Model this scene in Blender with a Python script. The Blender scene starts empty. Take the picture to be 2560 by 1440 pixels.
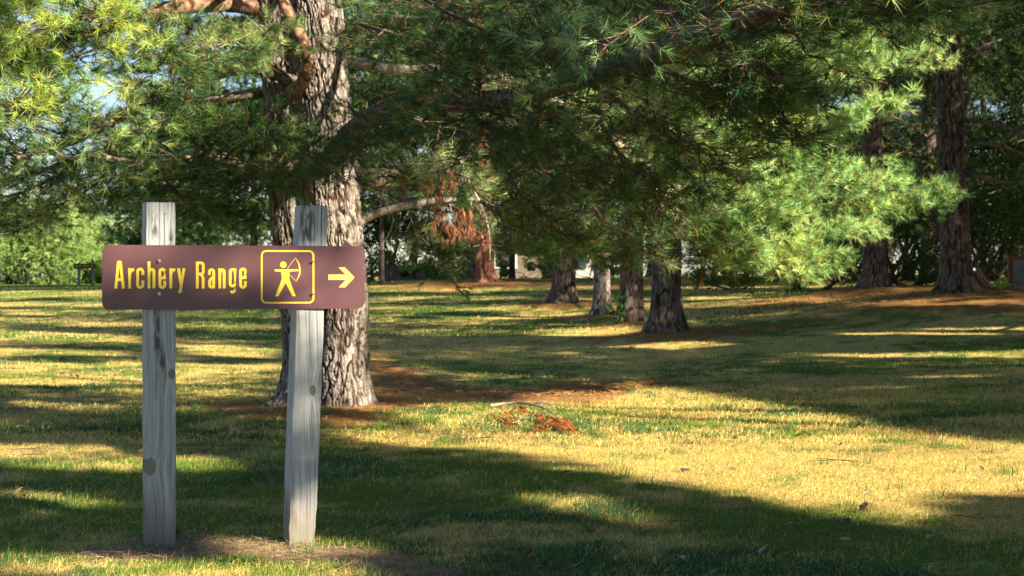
import bpy, math, random
import numpy as np
from math import radians, sin, cos, pi

# ------------------------------------------------------------------ camera, light
F, CH = 4300.0, 1.30            # focal length in photo pixels, camera height (m)
SC = bpy.context.scene
COL = SC.collection
cam_d = bpy.data.cameras.new("camera")
cam = bpy.data.objects.new("camera", cam_d); COL.objects.link(cam)
cam.location = (0, 0, CH); cam.rotation_euler = (radians(90), 0, 0)
cam_d.sensor_width = 36; cam_d.lens = 36 * F / 2560
cam_d.shift_y = -30 / 2560
cam_d.clip_start = .1; cam_d.clip_end = 2000
cam_d.dof.use_dof = True; cam_d.dof.focus_distance = 8.3; cam_d.dof.aperture_fstop = 8.0
SC.camera = cam

SUN_H = np.array([.82, -.572]); SUN_H /= np.linalg.norm(SUN_H)
EL = radians(28)
S = np.array([SUN_H[0] * cos(EL), SUN_H[1] * cos(EL), sin(EL)])
w = bpy.data.worlds.new("World"); SC.world = w; w.use_nodes = True
nt = w.node_tree; sky = nt.nodes.new("ShaderNodeTexSky"); sky.sky_type = 'NISHITA'
sky.sun_disc = False; sky.sun_elevation = EL
sky.sun_rotation = math.atan2(SUN_H[0], SUN_H[1])
sky.air_density = 1.0; sky.dust_density = .3; sky.ozone_density = 3.0
bg = nt.nodes["Background"]; nt.links.new(sky.outputs[0], bg.inputs[0]); bg.inputs[1].default_value = .05
sd = bpy.data.lights.new("sun", 'SUN'); sd.energy = 5.0; sd.angle = radians(.55); sd.color = (1, .88, .66)
sun = bpy.data.objects.new("sun", sd); COL.objects.link(sun)
sun.rotation_euler = (radians(90) - EL, 0, math.atan2(SUN_H[0], -SUN_H[1]))
SC.view_settings.view_transform = 'Standard'; SC.view_settings.look = 'None'
SC.view_settings.exposure = 1.85; SC.view_settings.gamma = 1
SC.cycles.use_denoising = True
SC.cycles.max_bounces = 5; SC.cycles.diffuse_bounces = 2; SC.cycles.transmission_bounces = 3
SC.cycles.transparent_max_bounces = 4; SC.cycles.sample_clamp_indirect = 4
SC.cycles.use_adaptive_sampling = True; SC.cycles.adaptive_threshold = .02

RNG = np.random.default_rng(7)

# ------------------------------------------------------------------ small maths
def P(px, py, d):
    """the point that stands d metres ahead and shows at photo pixel (px, py)"""
    return np.array([(px - 1280) / F * d, d, CH - (py - 690) / F * d])

def hash3(ix, iy, iz, seed):
    h = (ix.astype(np.int64) * 374761393 + iy.astype(np.int64) * 668265263 + iz.astype(np.int64) * 2147483647 + seed * 144665) & 0xffffffff
    h = ((h ^ (h >> 13)) * 1274126177) & 0xffffffff
    h = ((h ^ (h >> 16)) * 2246822519) & 0xffffffff
    return ((h ^ (h >> 15)) & 0xffffff) / float(0xffffff)

def vnoise(p, seed=0):
    p = np.asarray(p, float)
    if p.shape[1] == 2: p = np.c_[p, np.zeros(len(p))]
    i = np.floor(p).astype(np.int64); f = p - i; f = f * f * (3 - 2 * f)
    r = 0
    for dx in (0, 1):
        wx = f[:, 0] if dx else 1 - f[:, 0]
        for dy in (0, 1):
            wy = f[:, 1] if dy else 1 - f[:, 1]
            for dz in (0, 1):
                wz = f[:, 2] if dz else 1 - f[:, 2]
                r = r + wx * wy * wz * hash3(i[:, 0] + dx, i[:, 1] + dy, i[:, 2] + dz, seed)
    return r

def fbm(p, seed=0, octv=3):
    p = np.asarray(p, float); a, s, t = 1., 0., 0.
    for k in range(octv):
        s = s + a * vnoise(p * 2 ** k + 17.3 * k, seed + k); t += a; a *= .5
    return s / t

def inpoly(px, py, poly):
    c = np.zeros(px.shape, bool); n = len(poly)
    for i in range(n):
        x0, y0 = poly[i]; x1, y1 = poly[(i + 1) % n]
        if y0 == y1: continue
        c ^= ((y0 > py) != (y1 > py)) & (px < (x1 - x0) * (py - y0) / (y1 - y0) + x0)
    return c

def nrm(v): return v / np.maximum(np.linalg.norm(v, axis=-1, keepdims=True), 1e-9)
def sstep(a, b, x):
    t = np.clip((x - a) / (b - a), 0, 1); return t * t * (3 - 2 * t)

# ------------------------------------------------------------------ terrain
CTRL = np.array([(-1.6, 8, 0), (-.8, 8.4, 0), (-5, 8, .03), (3, 7, -.03), (0, 7, 0), (-3, 4, 0), (3, 4, 0), (0, -10, 0), (-12, 0, 0), (14, 0, .1),
    (-1.76, 15.8, .0), (-7, 16, .06), (2.5, 13, .04), (2.78, 31, .183), (2.5, 36, .25), (2.15, 41, .30), (1.4, 46, .55), (8.6, 33, .90), (8.9, 42, .86),
    (-.9, 60, .99), (-1.5, 66, 1.13), (10, 100, 1.07), (-28, 110, .74), (-15, 50, .22), (3.9, 13, .07), (7.1, 24, .18), (.4, 20, -.10), (-6, 30, .05), (0, 28, .03),
    (4.5, 22, -.02), (30, 40, 1.2), (-40, 60, .3), (0, 160, 1.2), (60, 160, 1.5), (-80, 160, 1.0), (40, 0, .6), (-40, 0, 0), (14, 28, .6), (13, 18, .2)])
def _k(r): return np.sqrt(r * r + 9.)
_n = len(CTRL)
_A = np.zeros((_n + 3, _n + 3)); _D = np.linalg.norm(CTRL[:, None, :2] - CTRL[None, :, :2], axis=2)
_A[:_n, :_n] = _k(_D) - .15 * np.eye(_n); _A[:_n, _n] = 1; _A[:_n, _n + 1:] = CTRL[:, :2]
_A[_n:, :_n] = _A[:_n, _n:].T
_W = np.linalg.solve(_A, np.r_[CTRL[:, 2], 0, 0, 0])
MOUNDS = [(-1.5, 16.1, 1.6, .15), (2.78, 31, 1.1, .12), (2.5, 36, 1.0, .1), (2.15, 41, .9, .08), (1.4, 46, 1.0, .06), (8.9, 33.3, 1.9, .16), (8.9, 42, 2.2, .16), (-1.0, 61, 2.5, .15)]
def gz(x, y):
    x = np.atleast_1d(np.asarray(x, float)); y = np.atleast_1d(np.asarray(y, float))
    xc = np.clip(x, -90, 90); yc = np.clip(y, -25, 170)
    z = _W[_n] + _W[_n + 1] * xc + _W[_n + 2] * yc
    for i in range(_n):
        z = z + _W[i] * _k(np.hypot(xc - CTRL[i, 0], yc - CTRL[i, 1]))
    for mx, my, r, h in MOUNDS:
        z = z + h * np.exp(-((x - mx) ** 2 + (y - my) ** 2) / (r * r))
    z = z + .03 * (vnoise(np.c_[x, y] * .45, 5) - .5) + .012 * (vnoise(np.c_[x, y] * 1.7, 6) - .5)
    return z
def G1(x, y): return float(gz(x, y)[0])
def gpt(px, py, d):
    """ground point under photo column px at distance d"""
    x = (px - 1280) / F * d
    return np.array([x, d, G1(x, d)])

# ------------------------------------------------------------------ where sun reaches the ground through the canopy
LIT = [
    [(1270, 1222), (1400, 1236), (1560, 1270), (1680, 1305), (1600, 1312), (1430, 1282), (1280, 1246)], [(30, 1008), (180, 1004), (330, 1018), (300, 1030), (90, 1024)], [(440, 1020), (600, 1018), (690, 1040), (560, 1048)],
    [(920, 1010), (1050, 1008), (1250, 1015), (1330, 968), (1480, 952), (1700, 975), (1900, 1005), (2150, 1048), (2350, 1082), (2700, 1130), (2700, 1225), (2400, 1235),
     (2290, 1262), (2330, 1292), (2230, 1312), (2050, 1282), (1900, 1250), (1750, 1225), (1600, 1190), (1480, 1160), (1400, 1140), (1250, 1125), (1120, 1085), (950, 1040)],
    [(-60, 900), (200, 912), (400, 905), (560, 915), (700, 928), (705, 975), (640, 992), (500, 1000), (300, 990), (120, 968), (-60, 958)],
    [(-60, 1112), (120, 1108), (300, 1122), (480, 1135), (545, 1155), (520, 1172), (380, 1182), (200, 1172), (-60, 1150)],
    [(-60, 1235), (150, 1228), (330, 1250), (345, 1272), (200, 1280), (-60, 1262)],
    [(-60, 1375), (150, 1382), (330, 1392), (560, 1412), (900, 1425), (1000, 1500), (-60, 1500)],
    [(590, 1345), (760, 1345), (880, 1370), (950, 1405), (760, 1418), (620, 1400), (540, 1370)],
    [(810, 1045), (930, 1055), (1050, 1085), (1170, 1115), (1050, 1118), (900, 1100), (815, 1085)],
    [(-60, 826), (160, 832), (330, 840), (320, 856), (100, 852), (-60, 850)],
    [(-60, 868), (200, 874), (350, 880), (300, 892), (-60, 886)],
    [(440, 866), (560, 862), (700, 876), (700, 900), (560, 892), (445, 886)],
    [(450, 908), (700, 918), (700, 925), (450, 920)],
    [(1950, 884), (2200, 884), (2400, 880), (2700, 874), (2700, 894), (2400, 896), (2150, 894)],
    [(2060, 834), (2300, 820), (2700, 812), (2700, 834), (2400, 840), (2150, 846)],
    [(930, 722), (1290, 719), (1290, 729), (930, 730)], [(930, 741), (1240, 740), (1240, 746), (930, 747)],
    [(1330, 828), (1560, 812), (1640, 838), (1500, 842), (1350, 840)],
    [(1100, 788), (1300, 790), (1480, 780), (1480, 792), (1250, 800), (1100, 797)],
    [(930, 880), (1000, 925), (1120, 960), (1060, 985), (960, 945), (925, 925)],
    [(1600, 860), (1720, 850), (1800, 868), (1700, 878), (1610, 872)],
    [(-60, 755), (260, 757), (260, 762), (-60, 764)], [(-60, 728), (260, 726), (260, 732), (-60, 736)],
    [(1700, 700), (1780, 700), (1790, 712), (1700, 712)], [(2000, 752), (2350, 758), (2560, 745), (2560, 755), (2300, 766), (2000, 757)],
    [(1730, 742), (2100, 745), (2100, 752), (1730, 750)],
    [(2200, 942), (2400, 936), (2500, 937), (2480, 944), (2300, 946)],
]
def ground_hit(q):
    """where a ray from q away from the sun meets the ground"""
    z = np.full(len(q), .1)
    for _ in range(3):
        t = (q[:, 2] - z) / S[2]
        g = q - t[:, None] * S
        z = gz(g[:, 0], g[:, 1])
    return g[:, 0], g[:, 1], z
def lit_ground(x, y, z, wob=1.):
    yy = np.maximum(y, .5)
    px = 1280 + x / yy * F; py = 690 + (CH - z) / yy * F
    n1 = fbm(np.c_[x, y] * .9, 31, 3) - .5; n2 = fbm(np.c_[x, y] * 3.1, 41, 2) - .5
    py = py + (n1 * .5 + n2 * .22) * wob * F / np.maximum(yy, 3) * CH / np.maximum(yy, 3)
    px = px + n1 * 60
    lit = np.zeros(len(x), bool)
    for poly in LIT: lit |= inpoly(px, py, poly)
    lit &= (y > 3)
    ang = np.arctan2(SUN_H[1], SUN_H[0]); u = x * cos(ang) + y * sin(ang); v = -x * sin(ang) + y * cos(ang)
    fr = np.where(y > 17, 1., .7)
    nz = fbm(np.c_[u * .38 * fr, v * 1.1 * fr], 55, 3)
    thr = np.where(y < 15, .76, np.where(y < 45, .80, .72))
    return lit | (nz > thr)

TARG = []   # (point, radius): things the photograph shows in direct sun
def tg(p, r, gap=.4): TARG.append((np.asarray(p, float), r, gap))

def keep_mask(q, p_block=.04, ground=True):
    """which canopy points may stay without robbing the sunlit spots of their sun"""
    keep = np.ones(len(q), bool)
    if ground:
        for a in range(0, len(q), 200000):
            b = slice(a, a + 200000)
            x, y, z = ground_hit(q[b]); kb = ~lit_ground(x, y, z)
            nr = np.where(kb & (y > 4) & (y < 13))[0]
            for ox, oy in ((.13, 0), (-.13, 0), (0, .12), (0, -.12)):
                kb[nr] &= ~lit_ground(x[nr] + ox, y[nr] + oy, z[nr])
            keep[b] = kb
    for T, r, gap in TARG:
        d = q - T; t = d @ S
        dist = np.linalg.norm(d - t[:, None] * S, axis=1)
        keep &= ~((t > gap) & (dist < r))
    return keep | (RNG.random(len(q)) < p_block)

# ------------------------------------------------------------------ object helpers
def link(o, parent=None):
    COL.objects.link(o)
    if parent is not None: o.parent = parent
    return o
def thing(name, label, cat, loc=(0, 0, 0), group=None):
    o = bpy.data.objects.new(name, None); o.location = loc; o.empty_display_size = .2
    o['label'] = label; o['category'] = cat
    if group: o['group'] = group
    return link(o)
def tag(o, label, cat, group=None, kind=None):
    if label: o['label'] = label
    if cat: o['category'] = cat
    if group: o['group'] = group
    if kind: o['kind'] = kind
    return o
def mesh_np(name, V, Fc, mat, parent=None, cols=None, smooth=False, nper=3, attrs=None):
    """V (n,3) world verts, Fc (m,nper) faces; parent's location is subtracted"""
    V = np.asarray(V, np.float32); Fc = np.asarray(Fc, np.int32)
    if parent is not None:
        off = np.zeros(3); p = parent
        while p is not None: off += np.array(p.location); p = p.parent
        V = V - off.astype(np.float32)
    me = bpy.data.meshes.new(name)
    me.vertices.add(len(V)); me.vertices.foreach_set('co', V.ravel())
    me.loops.add(Fc.size); me.loops.foreach_set('vertex_index', Fc.ravel())
    me.polygons.add(len(Fc)); me.polygons.foreach_set('loop_start', np.arange(0, Fc.size, nper, dtype=np.int32))
    if smooth: me.polygons.foreach_set('use_smooth', np.ones(len(Fc), bool))
    if cols is not None:
        at = me.color_attributes.new('Col', 'FLOAT_COLOR', 'POINT')
        c = np.ones((len(V), 4), np.float32); c[:, :3] = cols; at.data.foreach_set('color', c.ravel())
    for k, v in (attrs or {}).items():
        at = me.attributes.new(k, 'FLOAT', 'POINT'); at.data.foreach_set('value', np.asarray(v, np.float32))
    me.update(calc_edges=True)
    me.materials.append(mat)
    return link(bpy.data.objects.new(name, me), parent)
class MB:
    """collects mixed polygons"""
    def __init__(s): s.v = []; s.f = []; s.n = 0
    def add(s, v, f):
        s.v += [tuple(map(float, q)) for q in v]; s.f += [tuple(i + s.n for i in q) for q in f]; s.n = len(s.v)
    def box(s, c, d, R=None):
        c = np.asarray(c, float); d = np.asarray(d, float) / 2
        v = np.array([(x, y, z) for x in (-1, 1) for y in (-1, 1) for z in (-1, 1)]) * d
        if R is not None: v = v @ np.asarray(R).T
        s.add(v + c, [(0, 1, 3, 2), (4, 6, 7, 5), (0, 4, 5, 1), (2, 3, 7, 6), (0, 2, 6, 4), (1, 5, 7, 3)])
    def prism(s, poly, y0, y1):
        """extrude an (x,z) outline from y0 to y1"""
        n = len(poly)
        v = [(p[0], y0, p[1]) for p in poly] + [(p[0], y1, p[1]) for p in poly]
        s.add(v, [tuple(range(n)), tuple(range(2 * n - 1, n - 1, -1))] + [(i, i + n, (i + 1) % n + n, (i + 1) % n) for i in range(n)])
    def lathe(s, prof, c, ax, n=14):
        ax = nrm(np.asarray(ax, float)); u = nrm(np.cross(ax, [0, 0, 1.] if abs(ax[2]) < .9 else [1., 0, 0])); w2 = np.cross(ax, u)
        v = [np.asarray(c) + ax * h + (u * cos(2 * pi * k / n) + w2 * sin(2 * pi * k / n)) * r for r, h in prof for k in range(n)]
        f = [(j * n + k, j * n + (k + 1) % n, (j + 1) * n + (k + 1) % n, (j + 1) * n + k) for j in range(len(prof) - 1) for k in range(n)]
        f.append(tuple(range(n))[::-1]); f.append(tuple((len(prof) - 1) * n + k for k in range(n)))
        s.add(v, f)
    def build(s, name, mat, parent=None, bevel=0, smooth=False, loc=None):
        me = bpy.data.meshes.new(name); me.from_pydata(s.v, [], s.f); me.update()
        me.materials.append(mat)
        import bmesh
        bm = bmesh.new(); bm.from_mesh(me); bmesh.ops.recalc_face_normals(bm, faces=bm.faces); bm.to_mesh(me); bm.free()
        if smooth: me.polygons.foreach_set('use_smooth', np.ones(len(me.polygons), bool))
        o = link(bpy.data.objects.new(name, me), parent)
        if loc is not None: o.location = loc
        if bevel:
            m = o.modifiers.new('bevel', 'BEVEL'); m.width = bevel; m.segments = 2; m.limit_method = 'ANGLE'
        return o

def tube(pts, rads, n=10, sub=6, noise=.0, seed=0, caps=True):
    """smooth tube through pts (Catmull-Rom); returns V,F (quads)"""
    pts = np.asarray(pts, float); rads = np.asarray(rads, float)
    Pp = np.vstack([2 * pts[0] - pts[1], pts, 2 * pts[-1] - pts[-2]])
    out, rr = [], []
    for i in range(len(pts) - 1):
        p0, p1, p2, p3 = Pp[i:i + 4]
        for k in range(sub):
            t = k / sub
            out.append(.5 * ((2 * p1) + (-p0 + p2) * t + (2 * p0 - 5 * p1 + 4 * p2 - p3) * t * t + (-p0 + 3 * p1 - 3 * p2 + p3) * t ** 3))
            rr.append(rads[i] * (1 - t) + rads[i + 1] * t)
    out.append(pts[-1]); rr.append(rads[-1])
    C = np.array(out); rr = np.array(rr); m = len(C)
    T = nrm(np.gradient(C, axis=0)); ref = np.array([0, 0, 1.]) if abs(T[0][2]) < .9 else np.array([0, 1., 0])
    u = nrm(np.cross(T, ref)); v = np.cross(T, u)
    a = np.linspace(0, 2 * pi, n, endpoint=False)
    R = rr[:, None, None] * (np.cos(a)[None, :, None] * u[:, None, :] + np.sin(a)[None, :, None] * v[:, None, :])
    V = (C[:, None, :] + R).reshape(-1, 3)
    if noise:
        q = V.copy(); nn = (fbm(q * 14, seed, 2) - .5) * 2
        V = V + nrm(R.reshape(-1, 3)) * (nn * noise)[:, None] * np.repeat(rr, n)[:, None]
    j, k = np.meshgrid(np.arange(m - 1), np.arange(n), indexing='ij'); k2 = (k + 1) % n
    Fq = np.stack([j * n + k, j * n + k2, (j + 1) * n + k2, (j + 1) * n + k], -1).reshape(-1, 4)
    return V, Fq, C

def segs_mesh(A, B, ra, rb, n=3):
    """many thin twigs as n-sided prisms, vectorised"""
    A = np.asarray(A); B = np.asarray(B); T = nrm(B - A)
    u = nrm(np.cross(T, np.array([.13, .31, .94]))); v = np.cross(T, u)
    a = np.arange(n) * 2 * pi / n
    d = np.cos(a)[None, :, None] * u[:, None] + np.sin(a)[None, :, None] * v[:, None]
    V = np.concatenate([A[:, None] + d * np.asarray(ra)[:, None, None], B[:, None] + d * np.asarray(rb)[:, None, None]], 1)
    m = len(A); base = (np.arange(m) * 2 * n)[:, None]
    k = np.arange(n)
    Fq = np.stack([k, (k + 1) % n, (k + 1) % n + n, k + n], -1)
    Fq = (base[:, :, None] + Fq[None]).reshape(-1, 4)
    return V.reshape(-1, 3), Fq
def join(parts):
    V, Fs, n = [], [], 0
    for v, f in parts:
        V.append(v); Fs.append(np.asarray(f) + n); n += len(v)
    return np.concatenate(V), np.concatenate(Fs)

def needles(pos, dr, ln, col, per=30, width=.0022, spread=(.05, 1.0), back=.05, rng=RNG, oldfrac=.12, oldcol=(.36, .22, .035), cvar=.3):
    """needle tufts: one thin triangle per needle"""
    m = len(pos); N = m * per
    p = np.repeat(pos, per, 0); d = np.repeat(nrm(dr), per, 0); L = np.repeat(ln, per) * (.75 + .4 * rng.random(N))
    r = rng.normal(size=(N, 3)); r = nrm(r - (r * d).sum(1, keepdims=True) * d)
    a = spread[0] + (spread[1] - spread[0]) * rng.random(N)[:, None]
    nd = nrm(d * a + r * (1.02 - a * .55))
    nd[:, 2] -= .06; nd = nrm(nd)
    b = p - d * (rng.random(N) * back)[:, None]
    side = nrm(np.cross(nd, rng.normal(size=(N, 3))))
    wv = side * (width * (.7 + .6 * rng.random(N)))[:, None] * .5
    V = np.stack([b - wv, b + wv, b + nd * L[:, None]], 1).reshape(-1, 3)
    c = np.repeat(col, per, 0) * (1 - cvar / 2 + cvar * rng.random((N, 1)))
    old = rng.random(N) < oldfrac; c[old] = np.array(oldcol) * (.6 + .6 * rng.random((old.sum(), 1)))
    C = np.repeat(c, 3, 0)
    return V, C

# ------------------------------------------------------------------ materials
def newmat(name):
    m = bpy.data.materials.new(name); m.use_nodes = True
    n = m.node_tree; n.nodes.clear()
    return m, n, (lambda t: n.nodes.new('ShaderNode' + t)), n.links.new
def leaf_mat(name, trans=.35, rough=.5, spec=.25):
    m, n, N, Lk = newmat(name)
    at = N('Attribute'); at.attribute_name = 'Col'
    p = N('BsdfPrincipled'); p.inputs['Roughness'].default_value = rough; p.inputs['Specular IOR Level'].default_value = spec
    t = N('BsdfTranslucent'); mx = N('MixShader'); mx.inputs[0].default_value = trans; o = N('OutputMaterial')
    Lk(at.outputs['Color'], p.inputs['Base Color']); Lk(at.outputs['Color'], t.inputs['Color'])
    Lk(p.outputs[0], mx.inputs[1]); Lk(t.outputs[0], mx.inputs[2]); Lk(mx.outputs[0], o.inputs[0])
    return m
def noise_col(name, c1, c2, scale=8, rough=.85, detail=6, bump=.3, bscale=30, stretch=(1, 1, 1), spec=.2, pos=(.35, .65)):
    m, n, N, Lk = newmat(name)
    tc = N('TexCoord'); mp = N('Mapping'); mp.inputs['Scale'].default_value = stretch
    nz = N('TexNoise'); nz.inputs['Scale'].default_value = scale; nz.inputs['Detail'].default_value = detail
    cr = N('ValToRGB'); cr.color_ramp.elements[0].color = (*c1, 1); cr.color_ramp.elements[1].color = (*c2, 1)
    cr.color_ramp.elements[0].position = pos[0]; cr.color_ramp.elements[1].position = pos[1]
    p = N('BsdfPrincipled'); p.inputs['Roughness'].default_value = rough; p.inputs['Specular IOR Level'].default_value = spec
    nb = N('TexNoise'); nb.inputs['Scale'].default_value = bscale; nb.inputs['Detail'].default_value = 6
    b = N('Bump'); b.inputs['Strength'].default_value = bump; b.inputs['Distance'].default_value = .01
    o = N('OutputMaterial')
    Lk(tc.outputs['Object'], mp.inputs[0]); Lk(mp.outputs[0], nz.inputs[0]); Lk(mp.outputs[0], nb.inputs[0]); Lk(nz.outputs[0], cr.inputs[0]); Lk(cr.outputs[0], p.inputs['Base Color'])
    Lk(nb.outputs[0], b.inputs['Height']); Lk(b.outputs[0], p.inputs['Normal']); Lk(p.outputs[0], o.inputs[0])
    return m
M = {}
M['needle'] = leaf_mat('pine_needles', .32, .5, .22)
M['leaf'] = leaf_mat('leaves', .45, .5, .3)
M['grass'] = leaf_mat('grass_blades', .35, .55, .2)
M['litter'] = leaf_mat('dry_litter', .1, .7, .15)
M['twig'] = noise_col('twig_bark', (.045, .03, .022), (.16, .12, .09), 30, .9)
M['limb'] = noise_col('limb_bark', (.035, .022, .016), (.21, .165, .13), 26, .9, 8, .8, 60)
M['limb_red'] = noise_col('flaky_limb_bark', (.06, .025, .015), (.36, .21, .14), 18, .9, 8, 1., 50)
M['dead_twig'] = noise_col('dead_twig_bark', (.16, .13, .10), (.42, .37, .31), 30, .9)
def bark_mat(name, fissure, plate, plate2, orange=(.26, .10, .04)):
    m, n, N, Lk = newmat(name)
    at = N('Attribute'); at.attribute_name = 'bark'
    tc = N('TexCoord'); nz = N('TexNoise'); nz.inputs['Scale'].default_value = 22; nz.inputs['Detail'].default_value = 8
    nz.inputs['Roughness'].default_value = .7
    mp = N('Mapping'); mp.inputs['Scale'].default_value = (1, 1, .35)
    mix1 = N('MixRGB'); mix1.inputs[1].default_value = (*plate, 1); mix1.inputs[2].default_value = (*plate2, 1)
    cr = N('ValToRGB'); cr.color_ramp.elements[0].position = .4; cr.color_ramp.elements[1].position = .62
    n2 = N('TexNoise'); n2.inputs['Scale'].default_value = 9; n2.inputs['Detail'].default_value = 5
    c2 = N('ValToRGB'); c2.color_ramp.elements[0].position = .6; c2.color_ramp.elements[1].position = .72
    mixo = N('MixRGB'); mixo.inputs[2].default_value = (*orange, 1)
    mul = N('Math'); mul.operation = 'MULTIPLY'; mul.inputs[1].default_value = .5
    mix2 = N('MixRGB'); mix2.inputs[1].default_value = (*fissure, 1)
    p = N('BsdfPrincipled'); p.inputs['Roughness'].default_value = .92; p.inputs['Specular IOR Level'].default_value = .12
    b = N('Bump'); b.inputs['Strength'].default_value = .7; b.inputs['Distance'].default_value = .012
    nb = N('TexNoise'); nb.inputs['Scale'].default_value = 60; nb.inputs['Detail'].default_value = 6; o = N('OutputMaterial')
    Lk(tc.outputs['Object'], mp.inputs[0]); Lk(mp.outputs[0], nz.inputs[0]); Lk(nz.outputs[0], cr.inputs[0]); Lk(cr.outputs[0], mix1.inputs[0])
    Lk(mp.outputs[0], n2.inputs[0]); Lk(n2.outputs[0], c2.inputs[0]); Lk(c2.outputs[0], mul.inputs[0]); Lk(mul.outputs[0], mixo.inputs[0])
    Lk(mix1.outputs[0], mixo.inputs[1]); Lk(mixo.outputs[0], mix2.inputs[2]); Lk(at.outputs['Fac'], mix2.inputs[0])
    Lk(mix2.outputs[0], p.inputs['Base Color']); Lk(mp.outputs[0], nb.inputs[0]); Lk(nb.outputs[0], b.inputs['Height'])
    Lk(b.outputs[0], p.inputs['Normal']); Lk(p.outputs[0], o.inputs[0])
    return m
M['bark'] = bark_mat('pine_bark', (.04, .022, .016), (.155, .125, .11), (.38, .34, .305))
M['bark_dark'] = bark_mat('dark_pine_bark', (.025, .015, .012), (.10, .072, .06), (.215, .175, .148), (.2, .08, .04))
M['bark_red'] = bark_mat('red_pine_bark', (.05, .015, .01), (.24, .10, .06), (.36, .19, .12), (.4, .14, .06))

def ground_mat():
    m, n, N, Lk = newmat('lawn_soil')
    tc = N('TexCoord'); at = N('Attribute'); at.attribute_name = 'Col'
    n1 = N('TexNoise'); n1.inputs['Scale'].default_value = 45; n1.inputs['Detail'].default_value = 10; n1.inputs['Roughness'].default_value = .75
    mul = N('MixRGB'); mul.blend_type = 'MULTIPLY'; mul.inputs[0].default_value = 1
    cr = N('ValToRGB'); cr.color_ramp.elements[0].color = (.35, .35, .35, 1); cr.color_ramp.elements[1].color = (1.35, 1.35, 1.35, 1)
    cr.color_ramp.elements[0].position = .35; cr.color_ramp.elements[1].position = .68
    p = N('BsdfPrincipled'); p.inputs['Roughness'].default_value = .95; p.inputs['Specular IOR Level'].default_value = .1
    b = N('Bump'); b.inputs['Strength'].default_value = .9; b.inputs['Distance'].default_value = .03; o = N('OutputMaterial')
    Lk(tc.outputs['Object'], n1.inputs[0]); Lk(n1.outputs[0], cr.inputs[0]); Lk(at.outputs['Color'], mul.inputs[1]); Lk(cr.outputs[0], mul.inputs[2])
    Lk(mul.outputs[0], p.inputs['Base Color']); Lk(n1.outputs[0], b.inputs['Height']); Lk(b.outputs[0], p.inputs['Normal']); Lk(p.outputs[0], o.inputs[0])
    return m
M['ground'] = ground_mat()

# ------------------------------------------------------------------ ground colour fields
BEDS_PX = [
    [(925, 875), (985, 905), (1060, 945), (1180, 975), (1330, 975), (1480, 960), (1560, 990), (1500, 1008), (1300, 1012), (1100, 1008), (950, 1010), (925, 990)],
    [(560, 1005), (700, 1000), (930, 1025), (1010, 1050), (900, 1070), (700, 1050), (560, 1030)],
]
DIRT_PX = [[(180, 1395), (330, 1362), (450, 1340), (600, 1348), (720, 1350), (850, 1370), (1000, 1395), (1150, 1420), (1100, 1450), (950, 1425), (760, 1412), (600, 1395), (430, 1402), (260, 1410)]]
BEDS_W = [(-1.7, 15.9, 1.25), (3.0, 30.9, 2.0), (2.5, 35.6, 1.3), (2.15, 41, 1.2), (1.4, 45.8, 1.6), (8.9, 32.6, 3.4), (8.9, 41, 4.), (6.6, 37, 1.8), (-1.0, 60, 4.5), (11.5, 32.5, 3.0), (1.2, 22, .9), (4.2, 56, 3.), (-.6, 19.5, .8)]
def beds(x, y, z):
    yy = np.maximum(y, .5); px = 1280 + x / yy * F; py = 690 + (CH - z) / yy * F
    n1 = fbm(np.c_[x, y] * 1.6, 61, 3) - .5; n2 = fbm(np.c_[x, y] * 5, 67, 2) - .5
    jx = px + (n1 + n2) * 120; jy = py + n2 * 26
    b = np.zeros(len(x)); d = np.zeros(len(x))
    for q in BEDS_PX: b = np.maximum(b, inpoly(jx, jy, q) & (y > 5))
    for q in DIRT_PX: d = np.maximum(d, inpoly(px + n1 * 60, py + (n1 + n2) * 30, q) & (y > 5))
    for cx, cy, r in BEDS_W:
        rr = np.hypot(x - cx, (y - cy)) / r + (n1 + n2) * .9
        b = np.maximum(b, sstep(1.05, .6, rr))
    return b, d
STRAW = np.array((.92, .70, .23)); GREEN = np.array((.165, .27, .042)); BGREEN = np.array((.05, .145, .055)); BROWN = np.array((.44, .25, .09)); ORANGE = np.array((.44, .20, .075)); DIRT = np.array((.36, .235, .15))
def green_shade_mask(x, y):
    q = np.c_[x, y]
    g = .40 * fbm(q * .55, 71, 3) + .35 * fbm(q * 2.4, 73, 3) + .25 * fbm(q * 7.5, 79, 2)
    near = (.25 + 1.1 * sstep(-1.9, -.4, x)) * sstep(12.7, 11.2, y + 1.45 * np.clip(x, -.6, 2.6)) + .55 * np.maximum(sstep(25, 32, y), sstep(15.5, 19, y + .5 * x) * sstep(-.5, 1, x)) + .12 * sstep(1.5, 4, x) - .3 * sstep(14.5, 17, y) * sstep(27, 24, y) * sstep(0, -1.5, x) - .55 * sstep(.8, .2, np.abs((y + .5 * x) - 12.3) / 3.5)            # shade put into the colour: greener in shaded zones, straw along sunlit bands
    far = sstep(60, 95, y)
    return sstep(.49, .63, g + .10 * near + .12 * far + .045 * sstep(2, -4, x) - .02)

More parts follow.
